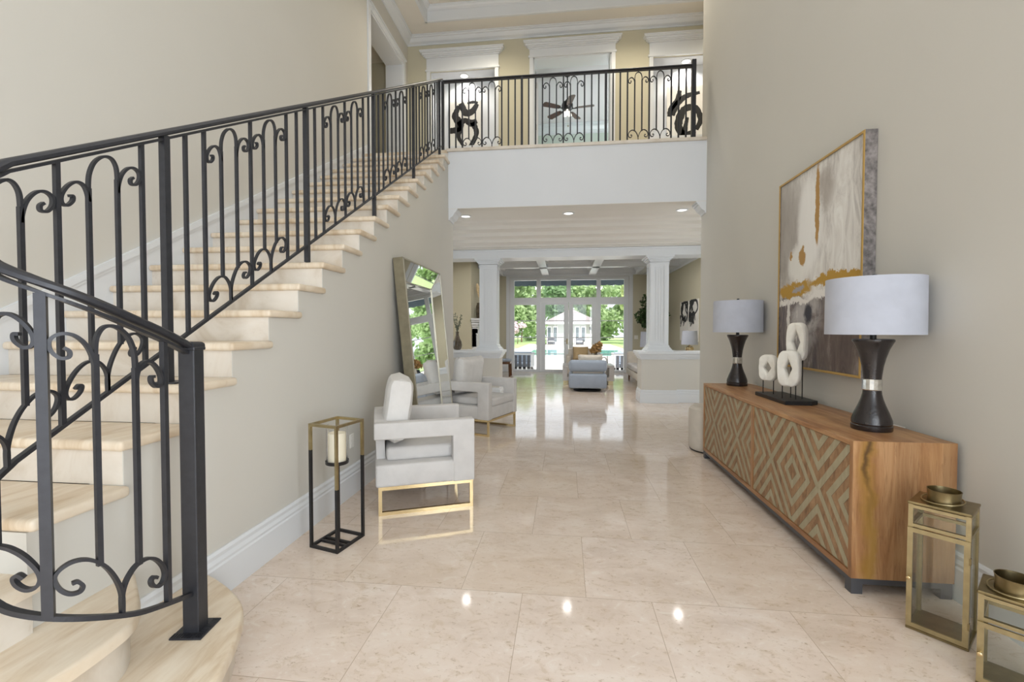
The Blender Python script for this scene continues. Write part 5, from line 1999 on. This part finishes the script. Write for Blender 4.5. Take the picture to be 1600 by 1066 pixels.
# pool house
t = thing('pool_house', 'white pool house with a pale hipped roof beyond the swimming pool', 'house', (1.3, 57.5, GZ))
obj('wall', box(BM(), -3.35, 2.35, -2.0, 4.0, 0, 2.7), M['house_wall'], t)
b = BM()
e = [(-3.95, -2.7), (2.9, -2.7), (2.9, 4.7), (-3.95, 4.7)]
v = [b.verts.new((x, y, 2.72)) for x, y in e]
r0, r1 = b.verts.new((-0.65, 1.0, 4.45)), b.verts.new((-0.4, 1.0, 4.45))
b.faces.new((v[0], v[1], r1, r0))
b.faces.new((v[1], v[2], r1))
b.faces.new((v[2], v[3], r0, r1))
b.faces.new((v[3], v[0], r0))
b.faces.new(v[::-1])
obj('roof', b, M['roof_tile'], t)
b = BM()
box(b, -3.97, 2.92, -2.72, -2.6, 2.5, 2.74)
box(b, -3.97, 2.92, 4.6, 4.72, 2.5, 2.74)
box(b, -3.97, -3.87, -2.6, 4.6, 2.5, 2.739)
box(b, 2.82, 2.92, -2.6, 4.6, 2.5, 2.739)
obj('eaves', b, M['outdoor_white'], t)
for x in (-2.85, 0.53):
    for dx in (-0.36, 0.36):
        d_ = obj('french_door', box(BM(), x + dx - 0.3, x + dx + 0.3, -2.06, -2.0, 0.05, 2.25, 0.01, 1), M['outdoor_white'], t)
        obj('door_pane', box(BM(), x + dx - 0.19, x + dx + 0.19, -2.08, -2.06, 0.35, 2.1), M['dark_glass'], d_)
for x in (1.72,):
    l_ = obj('wall_lantern', box(BM(), x - 0.1, x + 0.1, -2.2, -2.0, 1.75, 2.15, 0.02, 1), M['black'], t)

for x, lab in ((-2.6, 'dark wicker patio chair outside the pool house near the lawn edge'), (0.7, 'dark wicker patio chair at the middle doors of the pool house')):
    t = thing('patio_chair', lab, 'chair', (x + 1.0, 53.8, GZ), 0, 'patio chairs by the pool house')
    obj('seat', box(BM(), -0.45, 0.45, -0.4, 0.4, 0.1, 0.42, 0.04, 2), M['wicker'], t)
    obj('backrest', box(BM(), -0.45, 0.45, 0.25, 0.4, 0.42, 0.95, 0.04, 2), M['wicker'], t)
    for s in (-1, 1):
        obj('arm', box(BM(), s * 0.42 - 0.05, s * 0.42 + 0.05, -0.4, 0.3, 0.42, 0.66, 0.02, 2), M['wicker'], t)
    obj('seat_pad', box(BM(), -0.36, 0.36, -0.38, 0.24, 0.42, 0.5, 0.03, 2), M['outdoor_white'], t)

# patio furniture just outside the windows
for x, lab, sgn in ((-1.75, 'white framed patio armchair with charcoal slats outside the side window near the fireplace', 1), (2.35, 'white framed patio armchair with charcoal slats outside the side window near the sofa', -1)):
    t = thing('patio_armchair', lab, 'chair', (x, 18.2, GZ), 0, 'patio armchairs on the deck')
    b = BM()
    for y in (-0.4, 0.4):
        box(b, -0.5, -0.42, y - 0.04, y + 0.04, 0, 0.86)
        box(b, 0.42, 0.5, y - 0.04, y + 0.04, 0, 0.86)
        box(b, -0.5, 0.5, y - 0.05, y + 0.05, 0.86, 0.92)
    box(b, -0.5, 0.5, -0.44, 0.44, 0.30, 0.38)
    obj('frame', b, M['outdoor_white'], t)
    for i in range(5):
        obj('slat', box(BM(), -0.4 + i * 0.17, -0.29 + i * 0.17, -0.44, -0.42, 0.05, 0.84), M['wicker'], t)
    obj('seat_pad', box(BM(), -0.40, 0.40, -0.38, 0.4, 0.38, 0.52, 0.04, 2), M['grey_fabric'], t)
    obj('back_pad', box(BM(), -0.40, 0.40, 0.26, 0.4, 0.52, 0.95, 0.04, 2), M['grey_fabric'], t)

# awning over the doors
t = thing('awning', 'slate canvas awning with a hanging valance over the garden doors', 'awning', (0.1, 15.25, 0))
b = BM()
prism(b, [(0.0, 3.75), (2.0, 3.30), (2.0, 3.33), (0.0, 3.78)], -2.9, 2.9, 'x')
obj('canopy', b, M['awning'], t)
b = BM()
n = 40
pp = [(-2.9, 3.32)] + [(2.9, 3.32)]
low = [(2.9 - 5.8 * i / (n * 4), 3.06 - 0.025 * abs(math.sin(PI * i / 8))) for i in range(n * 4 + 1)]
prism(b, [(-2.9, 3.32)] + [(x, z) for x, z in low[::-1]] + [(2.9, 3.32)], 1.98, 2.0, 'y')
obj('valance', b, M['awning'], t)
for x in (-2.7, 2.7):
    obj('arm', bar(BM(), (x, 0.0, 2.9), (x, 1.9, 3.28), 0.03), M['black'], t)


def tree(name, loc, label, cat_, blobs, n, size, mat, seed, trunk=2.0, group=None, th=0.12):
    t = thing(name, label, cat_, loc, 0, group)
    if trunk:
        b = BM()
        sweep(b, cat([(0, 0, 0), (0.05, 0, trunk * 0.5), (0, 0, trunk)], 4), circ(1, 8), scale=[th * (1 - 0.05 * i) for i in range(9)])
        obj('trunk', b, M['bark'], t)
    b = BM()
    leaves(b, blobs, n, size, seed, 0.9, 0.6)
    obj('foliage', b, M[mat], t)
    return t


rnd = random.Random(21)
G = 'trees beyond the pool'


def crown_blobs(h0, h1, r, k, seed):
    q = random.Random(seed)
    return [((q.uniform(-r, r) * 0.6, q.uniform(-r, r) * 0.5, q.uniform(h0, h1)), (r * q.uniform(0.4, 0.65), r * 0.6, (h1 - h0) * q.uniform(0.22, 0.34))) for _ in range(k)]


tree('garden_tree', (-6.3, 66, GZ), 'tall dark green tree behind the lawn, seen through the side window near the fireplace', 'tree', crown_blobs(2.0, 9.5, 2.1, 10, 1), 2400, 0.34, 'tree_leaf', 31, 2.6, G)
tree('garden_tree', (-10.6, 61.5, GZ), 'light green tree at the lawn corner farthest towards the fireplace side', 'tree', crown_blobs(1.5, 9.0, 2.8, 9, 2), 2200, 0.34, 'tree_leaf_light', 32, 2.2, G)
tree('garden_tree', (-1.2, 68, GZ), 'broad green tree behind the pool house roof on the fireplace side', 'tree', crown_blobs(3.0, 8.6, 2.0, 10, 3), 2000, 0.34, 'tree_leaf_dark', 33, 3, G)
tree('garden_tree', (4.9, 67.5, GZ), 'pale green tree behind the middle of the pool house roof', 'tree', crown_blobs(3.0, 8.2, 2.7, 11, 4), 2400, 0.34, 'tree_leaf', 34, 3, G)
tree('garden_tree', (9.2, 60, GZ), 'yellow green willow like tree beside the pool house', 'tree', crown_blobs(1.6, 9.0, 2.6, 12, 5), 2800, 0.32, 'tree_leaf_light', 35, 2.4, G)
tree('garden_tree', (15.0, 63, GZ), 'dark green tree beyond the willow like tree', 'tree', crown_blobs(1.6, 9.5, 3.0, 10, 6), 2000, 0.36, 'tree_leaf', 36, 2.4, G)
tree('blossom_shrub', (-6.0, 57.5, GZ), 'pink flowering shrub in front of the dark tree by the lawn', 'shrub', crown_blobs(0.9, 2.6, 1.1, 6, 7), 600, 0.16, 'blossom', 37, 1.0, None, 0.06)
tree('hedge_shrub', (-8.6, 56.5, GZ), 'clipped green shrub at the lawn edge beyond the blossom', 'shrub', crown_blobs(0.3, 1.6, 2.0, 9, 8), 1100, 0.2, 'tree_leaf_dark', 38, 0.4, None, 0.06)
tree('hedge_shrub', (9.4, 55.5, GZ), 'low dark green shrub under the willow like tree', 'shrub', crown_blobs(0.3, 1.7, 2.0, 9, 9), 1100, 0.2, 'tree_leaf_dark', 39, 0.4, None, 0.06)
b = BM()
blobs = [((x, 76 + rnd.uniform(-1.5, 1.5), GZ + rnd.uniform(0.8, 8.5)), (1.7, 1.2, 1.7)) for x in [-22 + i * 0.55 for i in range(84)]]
leaves(b, blobs, 14000, 0.44, 41, 0.9, 0.6)
o = obj('hedge', b, M['tree_leaf'])
mark(o, 'dense tall green hedge closing the far end of the garden', 'hedge', kind='stuff')
